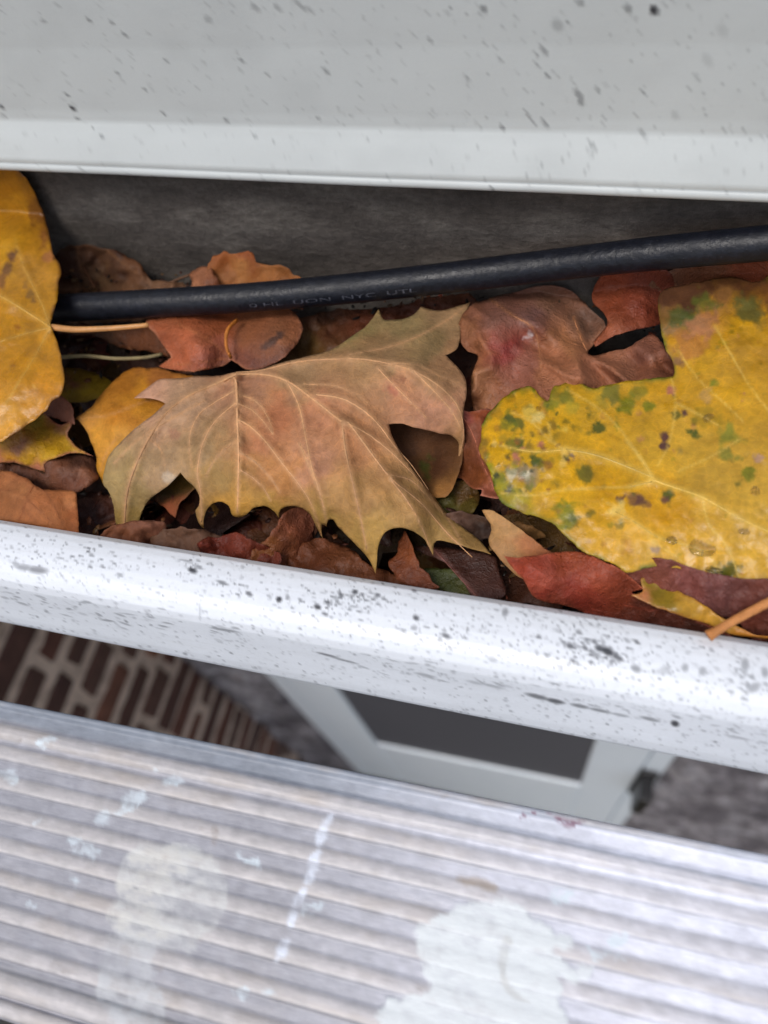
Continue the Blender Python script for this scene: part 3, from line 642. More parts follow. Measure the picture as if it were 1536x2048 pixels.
def leaf(label, outline, ctrl, colors, stem=None, mat=None, lowz=None, **kw):
    V, Fc, C, fn = build_blade(outline, ctrl, colors, **kw)
    mat = mat or DRY
    if stem:
        base_ = fn([stem[0][0][:2]])[0]
        t_ = empty('fallen_leaf', tuple(base_)); tag(t_, label, 'leaf', GROUP)
        b = make('blade', V, Fc, mat, t_, C)
        pts, w0, w1, sc = stem
        ln = smooth_curve([p[:2] for p in pts], False, 8); zc = np.interp(np.linspace(0, 1, len(ln)), np.linspace(0, 1, len(pts)), [p[2] for p in pts])
        tv, tf = tube(at_z(ln, zc), 0.5 * np.linspace(w0, w1, len(ln)) * 0.00021, 10)
        make('stem', tv, tf, mat, t_, np.tile(lin(sc) * GAIN, (len(tv), 1)) * (1 + .2 * fbm(tv[:, 0] * 300, tv[:, 1] * 300, 1))[:, None])
    else:
        b = make('fallen_leaf', V, Fc, mat, None, C); tag(b, label, 'leaf', GROUP)
    m_ = b.modifiers.new('thickness', 'SOLIDIFY'); m_.thickness = 0.0002; m_.offset = -1
    return b, fn

# ---- main tan maple leaf
oA = tr('A', [(820, 325), (740, 345), (640, 345), (560, 352), (450, 362), (370, 365), (290, 420), (210, 482, 1), (300, 482), (370, 497), (402, 515, 1), (340, 575), (250, 640), (150, 730), (60, 830), (30, 920), (18, 1005), (50, 1045), (72, 1100), (90, 1170), (100, 1250), (135, 1310), (185, 1325), (235, 1285), (245, 1220), (290, 1120), (360, 1060), (430, 1010), (495, 938, 1), (540, 990), (590, 1035), (612, 1085), (610, 1140), (588, 1170), (605, 1240), (640, 1282, 1), (640, 1215), (662, 1160), (700, 1125), (750, 1117), (795, 1145), (812, 1192), (850, 1213), (900, 1195), (950, 1152), (1020, 1145), (1070, 1175), (1102, 1218, 1), (1108, 1165), (1170, 1140), (1235, 1152), (1290, 1190), (1330, 1265), (1368, 1338, 1)])
oB = tr('B', [(132, 1500), (165, 1512, 1), (172, 1472), (205, 1470), (240, 1520), (310, 1590), (370, 1650), (420, 1710), (466, 1805, 1), (472, 1720), (480, 1650), (502, 1580), (550, 1532), (620, 1520), (700, 1545), (760, 1590), (790, 1640), (817, 1692, 1), (820, 1640), (835, 1602), (900, 1608), (1010, 1640), (1175, 1687, 1), (1090, 1590), (1000, 1520), (900, 1430), (800, 1310), (700, 1180), (620, 1060), (570, 970), (543, 890, 1), (620, 882), (700, 905), (800, 925), (860, 943), (925, 952), (970, 995), (973, 1050), (965, 1120), (930, 1220), (895, 1330, 1), (960, 1180), (1000, 1050), (1012, 950), (1000, 860), (1005, 790), (1022, 700), (1015, 610), (960, 530), (895, 465, 1), (960, 430), (982, 370), (985, 300), (1010, 225), (1045, 140, 1), (960, 165), (900, 182), (840, 190), (745, 165, 1), (700, 212), (640, 240), (560, 247), (510, 240), (482, 180, 1), (455, 225), (400, 290), (330, 340), (260, 390), (180, 435), (60, 468)])
oC = tr('A', [(1130, 260), (1000, 300), (900, 318)])
outl = oA + oB + oC
c0 = (470, 752)
V_main = [
    (tr('A', [(825, 335), (840, 420), (845, 600), (852, 800), (850, 1000), (845, 1180)]), 9, 2.5),
    (tr('A', [(825, 340), (700, 400), (560, 460), (420, 560), (300, 730), (210, 920), (165, 1080), (150, 1290)]), 8, 5),
    (tr('A', [(830, 335), (1000, 335), (1150, 375), (1300, 480), (1480, 620)]) + tr('B', [(300, 880), (420, 1040), (560, 1220), (740, 1370), (900, 1550), (1058, 1703)]), 6.5, 2),
    (tr('A', [(840, 325), (1000, 310), (1150, 270), (1300, 248)]) + tr('B', [(150, 490), (350, 485), (550, 515), (700, 560), (850, 650), (960, 760), (1000, 880), (1000, 1000), (920, 1280)]), 6.5, 2.5),
    (tr('A', [(845, 460), (920, 480), (990, 530), (1050, 640), (1060, 700)]), 3, 1.3),
    (tr('A', [(845, 515), (930, 550), (1010, 630), (1060, 700)]), 3.2, 1.3),
    (tr('A', [(850, 615), (920, 650), (1020, 750), (1120, 880), (1230, 1020), (1300, 1130), (1360, 1320)]), 3.8, 1.8),
    (tr('A', [(855, 810), (950, 870), (1040, 960), (1110, 1060)]), 2.6, 1.2),
    (tr('A', [(858, 920), (940, 970), (1010, 1040), (1050, 1110)]), 2.6, 1.2),
    (tr('A', [(835, 510), (740, 590), (670, 680), (620, 800), (600, 950), (620, 1060), (625, 1240)]), 4.5, 3),
    (tr('A', [(835, 430), (700, 510), (610, 580), (560, 680), (550, 800), (570, 900)]), 3.2, 1.5),
    (tr('A', [(850, 740), (760, 800), (690, 880), (655, 960)]), 3, 1.5),
    (tr('A', [(1150, 380), (1220, 520), (1260, 700), (1300, 900), (1350, 1060), (1385, 1180)]), 3.2, 2),
    (tr('B', [(100, 705), (260, 730), (400, 810), (500, 910), (570, 1010), (680, 1130), (790, 1290)]), 4, 1.5),
    (tr('B', [(300, 885), (420, 950), (560, 1060), (700, 1200), (820, 1340)]), 3.6, 1.5),
    (tr('B', [(560, 1200), (680, 1230), (760, 1310), (900, 1460), (990, 1600)]), 3, 1.2),
    (tr('B', [(260, 880), (280, 1050), (320, 1230), (370, 1450), (410, 1650)]), 4.2, 2.2),
    (tr('B', [(560, 1230), (640, 1330), (730, 1480), (800, 1650)]), 3.4, 1.6),
    (tr('B', [(480, 545), (560, 630), (680, 750), (780, 850)]), 2.6, 1.2),
    (tr('B', [(700, 560), (830, 690), (920, 790), (985, 900)]), 3.2, 1.6),
    (tr('B', [(0, 1010), (60, 1150), (120, 1300), (165, 1490)]), 3.2, 1.6),
    (tr('B', [(560, 512), (720, 525), (830, 580), (980, 640)]), 3, 1.2),
    (tr('B', [(300, 460), (560, 410), (760, 330), (930, 230), (1030, 150)]), 3, 1.6),
    (tr('A', [(640, 500), (420, 620), (230, 740), (90, 880)]), 3, 1.5),
    (tr('A', [(300, 730), (380, 800), (400, 900)]), 2, 1),
    (tr('B', [(20, 640), (200, 650), (320, 690), (420, 760)]), 2.4, 1.1),
]
zc = [(470, 750, -.003), (400, 770, -.003), (280, 797, -.006), (330, 850, -.001), (260, 900, -.004), (215, 960, -.012), (240, 1060, -.028), (300, 1000, -.016), (360, 960, -.006), (410, 1030, -.018), (400, 1050, -.026), (470, 850, .003), (470, 960, -.001), (480, 1020, -.010), (550, 1025, -.012), (640, 1060, -.022), (560, 900, .004), (600, 800, .006), (560, 725, .003), (700, 720, .009), (820, 735, .008), (900, 790, .002), (925, 870, -.010), (895, 985, -.030), (860, 865, -.004), (780, 850, .001), (720, 900, .007), (760, 970, .004), (840, 1030, -.004), (930, 1085, -.014), (980, 1108, -.018), (700, 1040, -.004), (748, 1140, -.016), (650, 1030, -.006), (860, 1100, -.018), (640, 690, -.002), (760, 660, -.005), (750, 620, -.006), (840, 620, -.010), (935, 608, -.014), (900, 700, -.003), (925, 750, -.002)]
cm = [(470, 760, (150, 112, 88)), (360, 800, (165, 135, 108)), (290, 790, (186, 146, 122)), (240, 960, (152, 132, 88)), (250, 1050, (140, 118, 62)), (330, 930, (158, 132, 100)), (420, 900, (152, 126, 90)), (440, 960, (148, 120, 72)), (470, 1020, (176, 134, 62)), (540, 1010, (165, 130, 65)), (520, 880, (168, 116, 82)), (560, 960, (170, 120, 70)), (600, 760, (146, 118, 86)), (640, 840, (172, 122, 90)), (620, 930, (176, 130, 102)), (700, 900, (170, 122, 84)), (700, 1000, (165, 128, 80)), (740, 1080, (170, 138, 76)), (640, 1040, (158, 128, 70)), (800, 780, (178, 130, 98)), (860, 830, (184, 136, 108)), (780, 730, (150, 122, 88)), (700, 710, (156, 122, 86)), (900, 740, (150, 116, 84)), (830, 1000, (168, 132, 84)), (880, 1070, (152, 124, 74)), (960, 1100, (140, 112, 66)), (700, 660, (126, 116, 74)), (800, 650, (138, 122, 84)), (900, 630, (156, 128, 94)), (850, 690, (132, 112, 78)), (560, 840, (170, 112, 78)), (910, 930, (150, 118, 76))]
tan_leaf, f_tan = leaf('large tan brown maple leaf with raised veins and hooked lobe tips, in the middle', outl, zc, cm, veins=V_main, step=4.5, wrinkle=0.0012, wscale=60, seed=3, vcol=(208, 160, 116), vw=0.78, tint=(1.16, 1.09, 1.04), emboss=0.0027, ridge=12, wob=0.8,
    spots=[(350, 870, 12, (150, 95, 80), .4), (588, 800, 14, (140, 90, 75), .3), (785, 780, 14, (165, 90, 75), .5), (805, 760, 8, (120, 70, 55), .5), (340, 955, 16, (205, 190, 170), .5), (640, 850, 6, (120, 70, 55), .5)])

# ---- yellow leaf right
oY = tr('D', [(150, 770), (160, 690), (230, 600), (320, 530), (390, 515), (430, 560), (470, 580), (500, 520), (560, 495), (620, 490), (680, 522), (760, 510), (850, 490), (960, 480), (1082, 465, 1), (1080, 400), (1040, 330), (1015, 210), (1005, 100), (1030, 50), (1150, 20), (1240, 0), (1360, -15), (1480, 10), (1560, -30), (1750, 0), (1850, 400), (1820, 900), (1700, 1400), (1536, 1480), (1500, 1500), (1435, 1518), (1375, 1480), (1300, 1440), (1220, 1440), (1130, 1398), (1000, 1385), (850, 1412), (790, 1370), (640, 1310), (560, 1240), (500, 1180), (430, 1150), (340, 1120), (260, 1085), (215, 1010), (195, 930), (150, 850), (138, 810)])
G1, G2, P1, PK, WHT = (72, 82, 24), (122, 122, 22), (92, 58, 50), (176, 112, 84), (200, 190, 160)
sp = [(680, 650, 30, G1, .8), (715, 730, 28, G1, .8), (340, 700, 26, G1, .75), (320, 800, 36, G1, .7), (380, 795, 22, G1, .6), (430, 870, 34, G1, .7), (410, 880, 18, G1, .8), (650, 940, 34, G1, .7), (570, 860, 18, P1, .95), (1038, 755, 22, P1, .9), (1032, 805, 20, P1, .9), (1125, 645, 18, P1, .9), (1095, 655, 20, G1, .7), (1185, 737, 27, G1, .85), (890, 1060, 32, P1, .7), (925, 1075, 22, P1, .7), (1045, 1040, 26, G1, .8), (1035, 1065, 16, P1, .8), (825, 1062, 22, P1, .8), (960, 1090, 16, P1, .6), (665, 1132, 20, G1, .6), (560, 1150, 50, G2, .8), (590, 1165, 26, G1, .6), (1340, 1400, 44, G1, .75), (1300, 1415, 30, G1, .6), (1070, 542, 22, PK, .9), (318, 878, 26, PK, .95), (375, 955, 46, (150, 130, 95), .8), (370, 945, 20, WHT, .8), (300, 940, 24, WHT, .7), (345, 812, 14, PK, .9), (440, 790, 12, PK, .8), (1440, 930, 32, G2, .8), (1390, 985, 24, G1, .55), (860, 590, 42, G2, .8), (780, 545, 44, (100, 105, 40), .7), (910, 530, 40, (110, 115, 40), .6), (1450, 150, 66, (96, 92, 44), .8), (1170, 215, 52, (78, 88, 42), .85), (1110, 180, 40, (78, 88, 42), .7), (1245, 110, 46, (92, 98, 40), .7), (1150, 315, 62, (172, 112, 50), .7), (1215, 190, 62, (168, 112, 74), .7), (1350, 760, 60, (128, 130, 40), .75), (1330, 830, 42, (120, 122, 42), .7), (820, 1185, 20, G1, .5), (840, 1180, 14, G1, .5), (995, 1305, 22, (120, 95, 90), .6), (1090, 395, 34, (120, 84, 60), .7), (955, 610, 20, G2, .8), (560, 560, 26, (110, 110, 30), .7), (330, 1090, 30, (150, 120, 60), .6), (1240, 660, 50, (150, 122, 20), .6), (1230, 565, 30, (178, 140, 80), .6), (430, 660, 26, (225, 205, 130), .6), (400, 640, 34, (215, 190, 90), .5), (560, 720, 30, (215, 190, 90), .5), (800, 1110, 40, (222, 196, 110), .5), (1490, 860, 18, (165, 130, 120), .6), (1270, 495, 14, G2, .8), (860, 1300, 30, (190, 130, 50), .5), (270, 690, 40, (120, 130, 20), .5), (230, 960, 50, (130, 140, 20), .6), (520, 560, 36, (115, 112, 30), .6), (470, 600, 40, (140, 95, 50), .6), (1120, 830, 22, (150, 125, 60), .6), (940, 830, 14, (180, 130, 40), .5), (600, 620, 34, (150, 140, 40), .5), (730, 600, 34, (160, 140, 50), .5)]
sp = [(900 + x / 2.415, 560 + y / 2.415, r / 2.415 * 1.25, c_, min(1, s * 1.15)) for x, y, r, c_, s in sp]
for _ in range(95):
    a_ = rng.uniform(0, 6.28); rr0 = rng.uniform(0, 1) ** .6; x, y = 1040 + 105 * rr0 * math.cos(a_), 880 + 120 * rr0 * math.sin(a_); sp.append((x, y, rng.uniform(4, 13), random.choice([G1, G1, G2, (150, 110, 24), (52, 56, 24), (226, 186, 90), (120, 70, 40)]), rng.uniform(.35, .9)))
for _ in range(110):
    x, y = rng.uniform(960, 1536), rng.uniform(600, 1180); sp.append((x, y, rng.uniform(3, 8), random.choice([G1, G2, PK, (160, 110, 40), (150, 120, 30)]), rng.uniform(.2, .6)))
vy = [(tr('D', [(560, 820), (680, 840), (800, 880), (970, 950)]), 7, 7), (tr('D', [(870, 1000), (975, 975)]), 5, 6), (tr('D', [(560, 530), (700, 610), (800, 700), (900, 830), (985, 960)]), 1.1, 2), (tr('D', [(975, 965), (1090, 1005), (1220, 1050), (1380, 1140), (1536, 1215), (1700, 1290)]), 7, 3), (tr('D', [(800, 1120), (900, 1175), (1000, 1240), (1120, 1275), (1240, 1320), (1300, 1410)]), 3.5, 2), (tr('D', [(250, 1030), (400, 1040), (560, 1015), (870, 1000)]), 1.1, 2.2), (tr('D', [(240, 800), (400, 830), (560, 820)]), 2, 4), (tr('D', [(480, 700), (490, 780), (560, 820)]), 2, 2.5), (tr('D', [(1000, 900), (1060, 780), (1090, 600), (1070, 480)]), 1.1, 1.0), (tr('D', [(1100, 925), (1250, 860), (1400, 770)]), 1.1, 1.0), (tr('D', [(1280, 220), (1380, 400), (1480, 560), (1600, 700)]), 1.1, 1.1), (tr('D', [(1100, 340), (1200, 480), (1330, 600), (1420, 690)]), 1.1, 1), (tr('D', [(1100, 600), (1200, 650), (1290, 700)]), 2.5, 1.2), (tr('D', [(1220, 1050), (1250, 1180), (1340, 1290), (1400, 1450)]), 2.2, 1.2), (tr('D', [(960, 1250), (1080, 1330), (1190, 1410)]), 2, 1), (tr('D', [(300, 640), (400, 690), (480, 780)]), 1.8, 1.8), (tr('D', [(850, 780), (920, 860), (975, 955)]), 2, 3)]
cy = [(940, 860, (205, 158, 14)), (980, 930, (196, 152, 10)), (1010, 800, (196, 150, 20)), (1100, 870, (204, 160, 26)), (1160, 950, (200, 154, 10)), (1220, 980, (198, 150, 12)), (1340, 1020, (190, 140, 0)), (1300, 900, (194, 154, 50)), (1380, 900, (190, 152, 58)), (1450, 800, (194, 150, 34)), (1400, 720, (196, 152, 40)), (1500, 650, (186, 142, 34)), (1420, 620, (182, 132, 46)), (1340, 590, (104, 74, 48)), (1380, 575, (110, 78, 50)), (1330, 620, (120, 88, 52)), (1365, 645, (150, 112, 52)), (1440, 570, (126, 88, 52)), (1430, 610, (170, 124, 50)), (1500, 560, (112, 72, 44)), (1530, 590, (120, 80, 46)), (1490, 600, (140, 104, 46)), (1330, 680, (190, 140, 40)), (1340, 780, (192, 148, 40)), (1200, 780, (188, 150, 40)), (1250, 820, (196, 152, 40)), (1100, 1000, (200, 156, 30)), (1160, 1080, (204, 158, 50)), (1300, 1120, (206, 164, 62)), (1420, 1100, (200, 158, 60)), (1500, 1150, (204, 162, 58)), (1500, 1000, (196, 158, 70)), (1440, 950, (192, 154, 66)), (1250, 1080, (206, 160, 58)), (1020, 1000, (160, 146, 24))]
zy = [(930, 850, -.006), (1000, 770, -.006), (1000, 900, -.001), (990, 990, -.007), (1100, 1050, -.004), (1200, 760, -.004), (1300, 960, .001), (1250, 1130, -.004), (1450, 1180, -.007), (1500, 1000, .004), (1340, 745, -.003), (1320, 600, .000), (1450, 700, .004), (1600, 800, .006), (1500, 580, .002), (1650, 1100, .004), (1140, 900, .001), (1400, 1060, .001)]
sp = [(1345, 585, 62, (84, 54, 36), 1), (1395, 565, 70, (90, 58, 38), 1), (1460, 560, 60, (90, 58, 34), .9), (1515, 560, 74, (90, 56, 34), .95), (1334, 640, 34, (128, 92, 48), .7), (1440, 590, 30, (150, 104, 54), .6)] + sp
_, f_yel = leaf('large wet yellow leaf with green and purple spots covering the right side', oY, zy, cy, mat=YEL, veins=vy, step=4.5, wrinkle=0.0016, wscale=80, seed=11, spots=sp, vw=0.5, tint=(1.06, 1.0, .62), vcol=(222, 186, 88), emboss=0.0005, edge=((104, 112, 40), 7), wob=2.4)

# ---- yellow leaf left
leaf('smooth golden yellow leaf at the left edge, its stem pointing right along the cable', [(-30, 322), (20, 328), (45, 348), (66, 380), (84, 420), (95, 455), (102, 490), (108, 510), (120, 528), (122, 548), (117, 566), (116, 590), (110, 612), (104, 636), (100, 652), (108, 668), (116, 690), (124, 720), (129, 755), (126, 780), (118, 795), (104, 802), (92, 822), (60, 846), (30, 866), (0, 884), (-60, 890), (-150, 800), (-190, 640), (-170, 460), (-110, 350)],
     [(0, 340, .008), (80, 430, .010), (120, 540, .012), (104, 655, .009), (0, 600, .017), (-100, 600, .012), (0, 800, .010), (125, 750, .009), (-150, 700, .006), (60, 845, .004), (50, 500, .015)],
     [(0, 500, (190, 138, 30)), (40, 600, (182, 126, 14)), (60, 720, (186, 128, 20)), (20, 830, (205, 146, 44)), (85, 800, (190, 128, 30)), (95, 600, (178, 124, 20)), (80, 520, (180, 126, 34)), (82, 420, (126, 80, 22)), (20, 360, (150, 98, 10)), (50, 420, (172, 120, 24)), (-100, 600, (182, 128, 20))],
     stem=([(100, 654, .0098), (150, 659, .0098), (230, 656, .009), (297, 650, .007)], 15, 10, (206, 150, 92)), mat=YEL, step=5.5, seed=21, vcol=(206, 160, 70), edge=((120, 76, 34), 5),
     veins=[([(102, 655), (60, 628), (0, 592), (-80, 560)], 6, 3), ([(102, 655), (50, 668), (-20, 690)], 3.5, 2), ([(102, 655), (80, 600), (50, 540), (30, 480)], 2.5, 1.2), ([(102, 655), (60, 730), (10, 810)], 2, 1.2)],
     spots=[(86, 420, 34, (116, 72, 24), .85), (98, 470, 20, (124, 78, 30), .7), (60, 360, 30, (130, 84, 20), .6), (22, 515, 10, (96, 60, 50), .8), (12, 540, 14, (100, 62, 40), .8), (4, 560, 12, (110, 65, 40), .7), (33, 505, 8, (90, 60, 50), .8), (62, 590, 10, (110, 80, 40), .7), (50, 568, 7, (120, 84, 40), .6), (68, 600, 6, (100, 70, 40), .6), (35, 655, 6, (150, 90, 20), .7), (70, 778, 8, (214, 170, 90), .6), (95, 515, 12, (166, 106, 70), .7), (90, 480, 14, (130, 80, 40), .7), (25, 730, 9, (150, 95, 20), .4)])

# ---- reddish brown leaf under the cable
leaf('reddish brown curled leaf pinched at its middle, below the black cable', tr('A', [(285, 5), (340, 90), (400, 170), (440, 228, 1), (365, 288, 1), (460, 310), (560, 318), (650, 305), (760, 280), (805, 245, 1), (850, 275), (900, 303), (960, 305), (1050, 280), (1130, 230), (1190, 170), (1230, 110), (1242, 60), (1220, -10), (1130, -80), (960, -110), (760, -80), (560, -60), (380, -30)]),
     [(300, 650, -.010), (340, 715, -.012), (320, 733, -.016), (400, 700, -.004), (440, 650, -.010), (462, 718, -.018), (500, 700, -.008), (560, 680, -.004), (600, 660, -.010), (500, 640, -.014), (480, 735, -.014), (540, 735, -.011), (450, 610, -.020)],
     [(330, 680, (172, 92, 56)), (380, 700, (178, 96, 60)), (330, 655, (150, 84, 52)), (420, 720, (168, 96, 74)), (430, 660, (142, 76, 44)), (500, 660, (138, 84, 54)), (560, 660, (140, 88, 58)), (540, 715, (112, 72, 58)), (590, 670, (132, 78, 50)), (490, 720, (118, 72, 58))],
     stem=([(474, 640, -.008), (455, 660, -.004), (452, 690, -.005), (462, 716, -.011)], 9, 7, (190, 116, 48)), mat=WET, step=6, seed=31, wrinkle=.0022, edge=((196, 128, 96), 3),
     veins=[([(462, 716), (430, 690), (390, 665), (350, 645)], 2, 1.2), ([(462, 716), (400, 725), (330, 732)], 1.6, 1.2)], vcol=(180, 110, 70),
     spots=[(550, 680, 9, (60, 48, 46), .8), (562, 672, 8, (60, 48, 46), .8), (535, 690, 10, (70, 54, 48), .7), (525, 700, 8, (80, 56, 50), .6), (575, 700, 10, (100, 62, 50), .5)])

# ---- orange yellow folded leaf left of centre
leaf('orange yellow folded leaf tucked under the left lobe of the big tan leaf', [(150, 838, 1), (182, 814), (214, 776), (247, 746), (280, 734), (294, 738), (312, 735), (370, 750), (450, 765), (430, 850), (360, 950), (270, 985), (214, 975), (199, 952), (194, 935), (194, 915), (187, 896), (177, 868), (163, 846)],
     [(150, 838, -.014), (200, 800, -.013), (260, 745, -.018), (230, 850, -.008), (300, 780, -.012), (380, 800, -.014), (196, 940, -.024), (260, 900, -.013), (400, 900, -.02), (180, 870, -.016)],
     [(200, 860, (204, 144, 52)), (230, 900, (210, 150, 62)), (200, 930, (204, 142, 40)), (280, 800, (198, 134, 36)), (250, 760, (176, 112, 34)), (320, 745, (156, 96, 40)), (240, 830, (188, 122, 38)), (290, 860, (204, 142, 50)), (170, 845, (196, 138, 70))], mat=DRY, step=6, seed=41,
     veins=[([(150, 838), (220, 830), (300, 800), (380, 780)], 1.5, 1.2), ([(240, 870), (215, 900), (200, 945)], 1.3, 1)], vcol=(206, 150, 90))
leaf('small olive yellow leaf in the dark hollow right of the golden leaf', [(118, 742), (140, 736), (170, 740), (205, 752), (228, 772), (212, 792), (180, 802), (150, 806), (118, 800), (100, 770)], [(120, 770, -.026), (225, 772, -.030), (170, 745, -.032), (160, 800, -.028), (165, 770, -.023)],
     [(150, 750, (128, 100, 14)), (190, 790, (160, 130, 20)), (210, 770, (150, 120, 20)), (150, 790, (140, 112, 20)), (145, 768, (120, 70, 50))], mat=WET, step=7, seed=42)
leaf('yellow leaf with brown curled edge at the lower left, above the flat orange tan leaf', tr('G', [(-40, 330), (60, 290), (100, 240), (200, 150), (330, 100), (400, 160), (470, 190), (560, 152, 1), (545, 200), (520, 280), (600, 370), (722, 432, 1), (640, 412), (560, 410), (480, 425), (400, 455), (335, 492), (345, 556, 1), (250, 520), (150, 490), (60, 478), (-60, 480), (-140, 400)]),
     [(0, 880, -.012), (50, 870, -.009), (90, 850, -.016), (145, 840, -.012), (140, 880, -.016), (187, 912, -.020), (110, 915, -.013), (90, 944, -.020), (0, 925, -.018)],
     [(60, 900, (196, 146, 16)), (90, 890, (192, 144, 18)), (110, 905, (190, 146, 20)), (30, 910, (190, 130, 30)), (35, 885, (146, 96, 66)), (125, 860, (150, 102, 60)), (80, 850, (140, 118, 36)), (150, 900, (186, 146, 24)), (10, 890, (186, 136, 20)), (80, 930, (180, 110, 80)), (170, 908, (160, 96, 66)), (5, 922, (176, 110, 70))], mat=WET, step=5.5, seed=43, wrinkle=.002, edge=((184, 120, 92), 3))
leaf('pinkish brown leaf scrap standing between the golden leaf and the folded orange leaf', [(88, 800), (120, 790), (140, 805), (148, 832), (150, 850, 1), (120, 840), (95, 832), (70, 850), (50, 840)], [(100, 800, -.010), (145, 845, -.012), (90, 830, -.017), (60, 845, -.02)], [(110, 815, (132, 84, 66)), (140, 835, (140, 92, 72))], mat=DRY, step=6, wob=4.5, seed=44)
leaf('shaded crinkled chestnut leaf just above the flat orange tan leaf', tr('G', [(-60, 486), (60, 490), (150, 500), (260, 530), (345, 566), (350, 480), (480, 426), (600, 418), (722, 445), (760, 520), (750, 600), (640, 690), (560, 720), (400, 740), (200, 700), (60, 640), (-60, 600)]),
     [(0, 935, -.022), (90, 950, -.020), (150, 915, -.022), (190, 930, -.026), (170, 960, -.020), (130, 985, -.026), (30, 960, -.027), (140, 940, -.017)], [(50, 930, (96, 58, 40)), (120, 940, (118, 74, 52)), (160, 945, (140, 92, 68)), (150, 925, (84, 54, 42)), (130, 975, (116, 70, 50))], mat=WET, step=6, seed=45, wrinkle=.003, wscale=30)
leaf('flat orange tan leaf with straight right edge resting against the lip at the lower left', tr('G', [(-80, 545), (40, 548), (150, 575), (215, 610), (262, 655), (330, 690), (440, 692), (582, 706), (590, 780), (604, 900), (600, 1000), (600, 1120), (300, 1120), (-100, 1050)]),
     [(0, 945, -.020), (60, 965, -.015), (150, 985, -.018), (155, 1060, -.019), (0, 1040, -.015), (80, 1020, -.011), (40, 1090, -.02)], [(40, 970, (176, 116, 72)), (100, 1000, (178, 110, 66)), (140, 1000, (182, 118, 74)), (30, 1020, (164, 104, 62)), (60, 950, (160, 96, 60)), (90, 1050, (172, 108, 64)), (150, 1040, (166, 98, 56))], mat=DRY, step=5.5, seed=46,
     veins=[(tr('G', [(262, 655), (225, 720), (200, 790), (150, 920)]), 3, 2), (tr('G', [(262, 655), (350, 710), (420, 820), (490, 980)]), 2.5, 1.2), (tr('G', [(215, 745), (100, 700), (-20, 690)]), 1.8, 1.2), (tr('G', [(215, 770), (340, 880), (420, 960)]), 1.5, 1), (tr('G', [(262, 655), (180, 600), (100, 560)]), 2, 1.4), (tr('G', [(180, 860), (230, 890), (270, 930)]), 2, 1.2)], vcol=(146, 88, 54))
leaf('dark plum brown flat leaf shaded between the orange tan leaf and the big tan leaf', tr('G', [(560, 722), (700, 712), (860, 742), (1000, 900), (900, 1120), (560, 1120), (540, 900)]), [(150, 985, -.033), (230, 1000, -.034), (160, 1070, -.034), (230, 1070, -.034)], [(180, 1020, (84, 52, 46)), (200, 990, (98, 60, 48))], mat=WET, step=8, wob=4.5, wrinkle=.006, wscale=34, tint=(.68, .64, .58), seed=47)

# ---- crumpled brown leaf centre right
leaf('big crumpled pinkish brown leaf between the tan leaf and the spotted yellow leaf', tr('D', [(38, 240), (60, 170), (110, 118), (190, 90), (300, 60), (430, 30), (560, 40), (640, 100), (700, 160), (745, 205), (748, 262), (690, 320), (665, 355), (700, 366), (780, 345), (860, 325), (960, 268), (1000, 275), (1020, 300), (1050, 350), (1120, 440), (1100, 520), (900, 560), (600, 600), (430, 620), (250, 660), (150, 700), (108, 610, 1), (102, 520), (112, 440), (135, 370), (90, 345), (52, 300)]),
     [(920, 660, -.010), (945, 610, -.016), (1020, 590, -.022), (1130, 580, -.024), (1000, 640, -.006), (1040, 680, -.014), (1080, 650, -.004), (1110, 690, -.010), (1130, 650, -.012), (1205, 650, -.018), (1180, 705, -.020), (1160, 730, -.005), (1200, 755, -.008), (1290, 675, -.012), (1320, 740, -.012), (960, 720, -.012), (950, 800, -.018), (1000, 760, -.010), (1060, 730, -.016), (1080, 760, -.011), (1200, 800, -.016)],
     [(930, 660, (150, 98, 66)), (1000, 640, (128, 86, 72)), (1040, 690, (150, 86, 70)), (1005, 705, (140, 62, 54)), (1060, 640, (120, 84, 76)), (1090, 610, (130, 92, 72)), (1130, 690, (176, 118, 80)), (1180, 730, (172, 112, 82)), (1250, 730, (148, 98, 74)), (1300, 700, (130, 82, 64)), (1180, 640, (104, 74, 58)), (960, 760, (176, 120, 82)), (1040, 740, (146, 92, 74)), (1100, 740, (166, 108, 76)), (960, 700, (158, 100, 66)), (1300, 740, (136, 84, 60))],
     mat=WET, step=4.8, seed=51, wrinkle=.0035, wscale=75, crumple=0.022, spots=[(1058, 672, 11, (215, 205, 205), .9), (1010, 700, 12, (120, 44, 44), .5), (1305, 716, 9, (190, 140, 120), .6), (1030, 700, 9, (176, 110, 100), .5)],
     veins=[(tr('D', [(190, 90), (300, 170), (400, 230), (430, 330), (440, 430)]), 2, 1.5), (tr('D', [(595, 180), (640, 300), (665, 350)]), 2.4, 1.6)], vcol=(190, 130, 90))
leaf('dark red brown leaf under the cable above the crumpled pinkish leaf', tr('D', [(690, 60), (692, 110), (740, 155), (762, 205), (735, 250), (690, 300, 1), (700, 325), (770, 280), (880, 245), (1005, 215), (1040, 180), (1080, 100), (1060, -40), (900, -60), (740, -30)]),
     [(1190, 600, -.014), (1190, 690, -.016), (1240, 620, -.010), (1300, 640, -.013), (1320, 560, -.016), (1220, 670, -.010), (1280, 590, -.008)], [(1230, 600, (138, 68, 42)), (1280, 610, (124, 58, 40)), (1210, 670, (150, 84, 56)), (1300, 580, (116, 58, 42))], mat=WET, step=6, seed=52, wrinkle=.003, wscale=40)
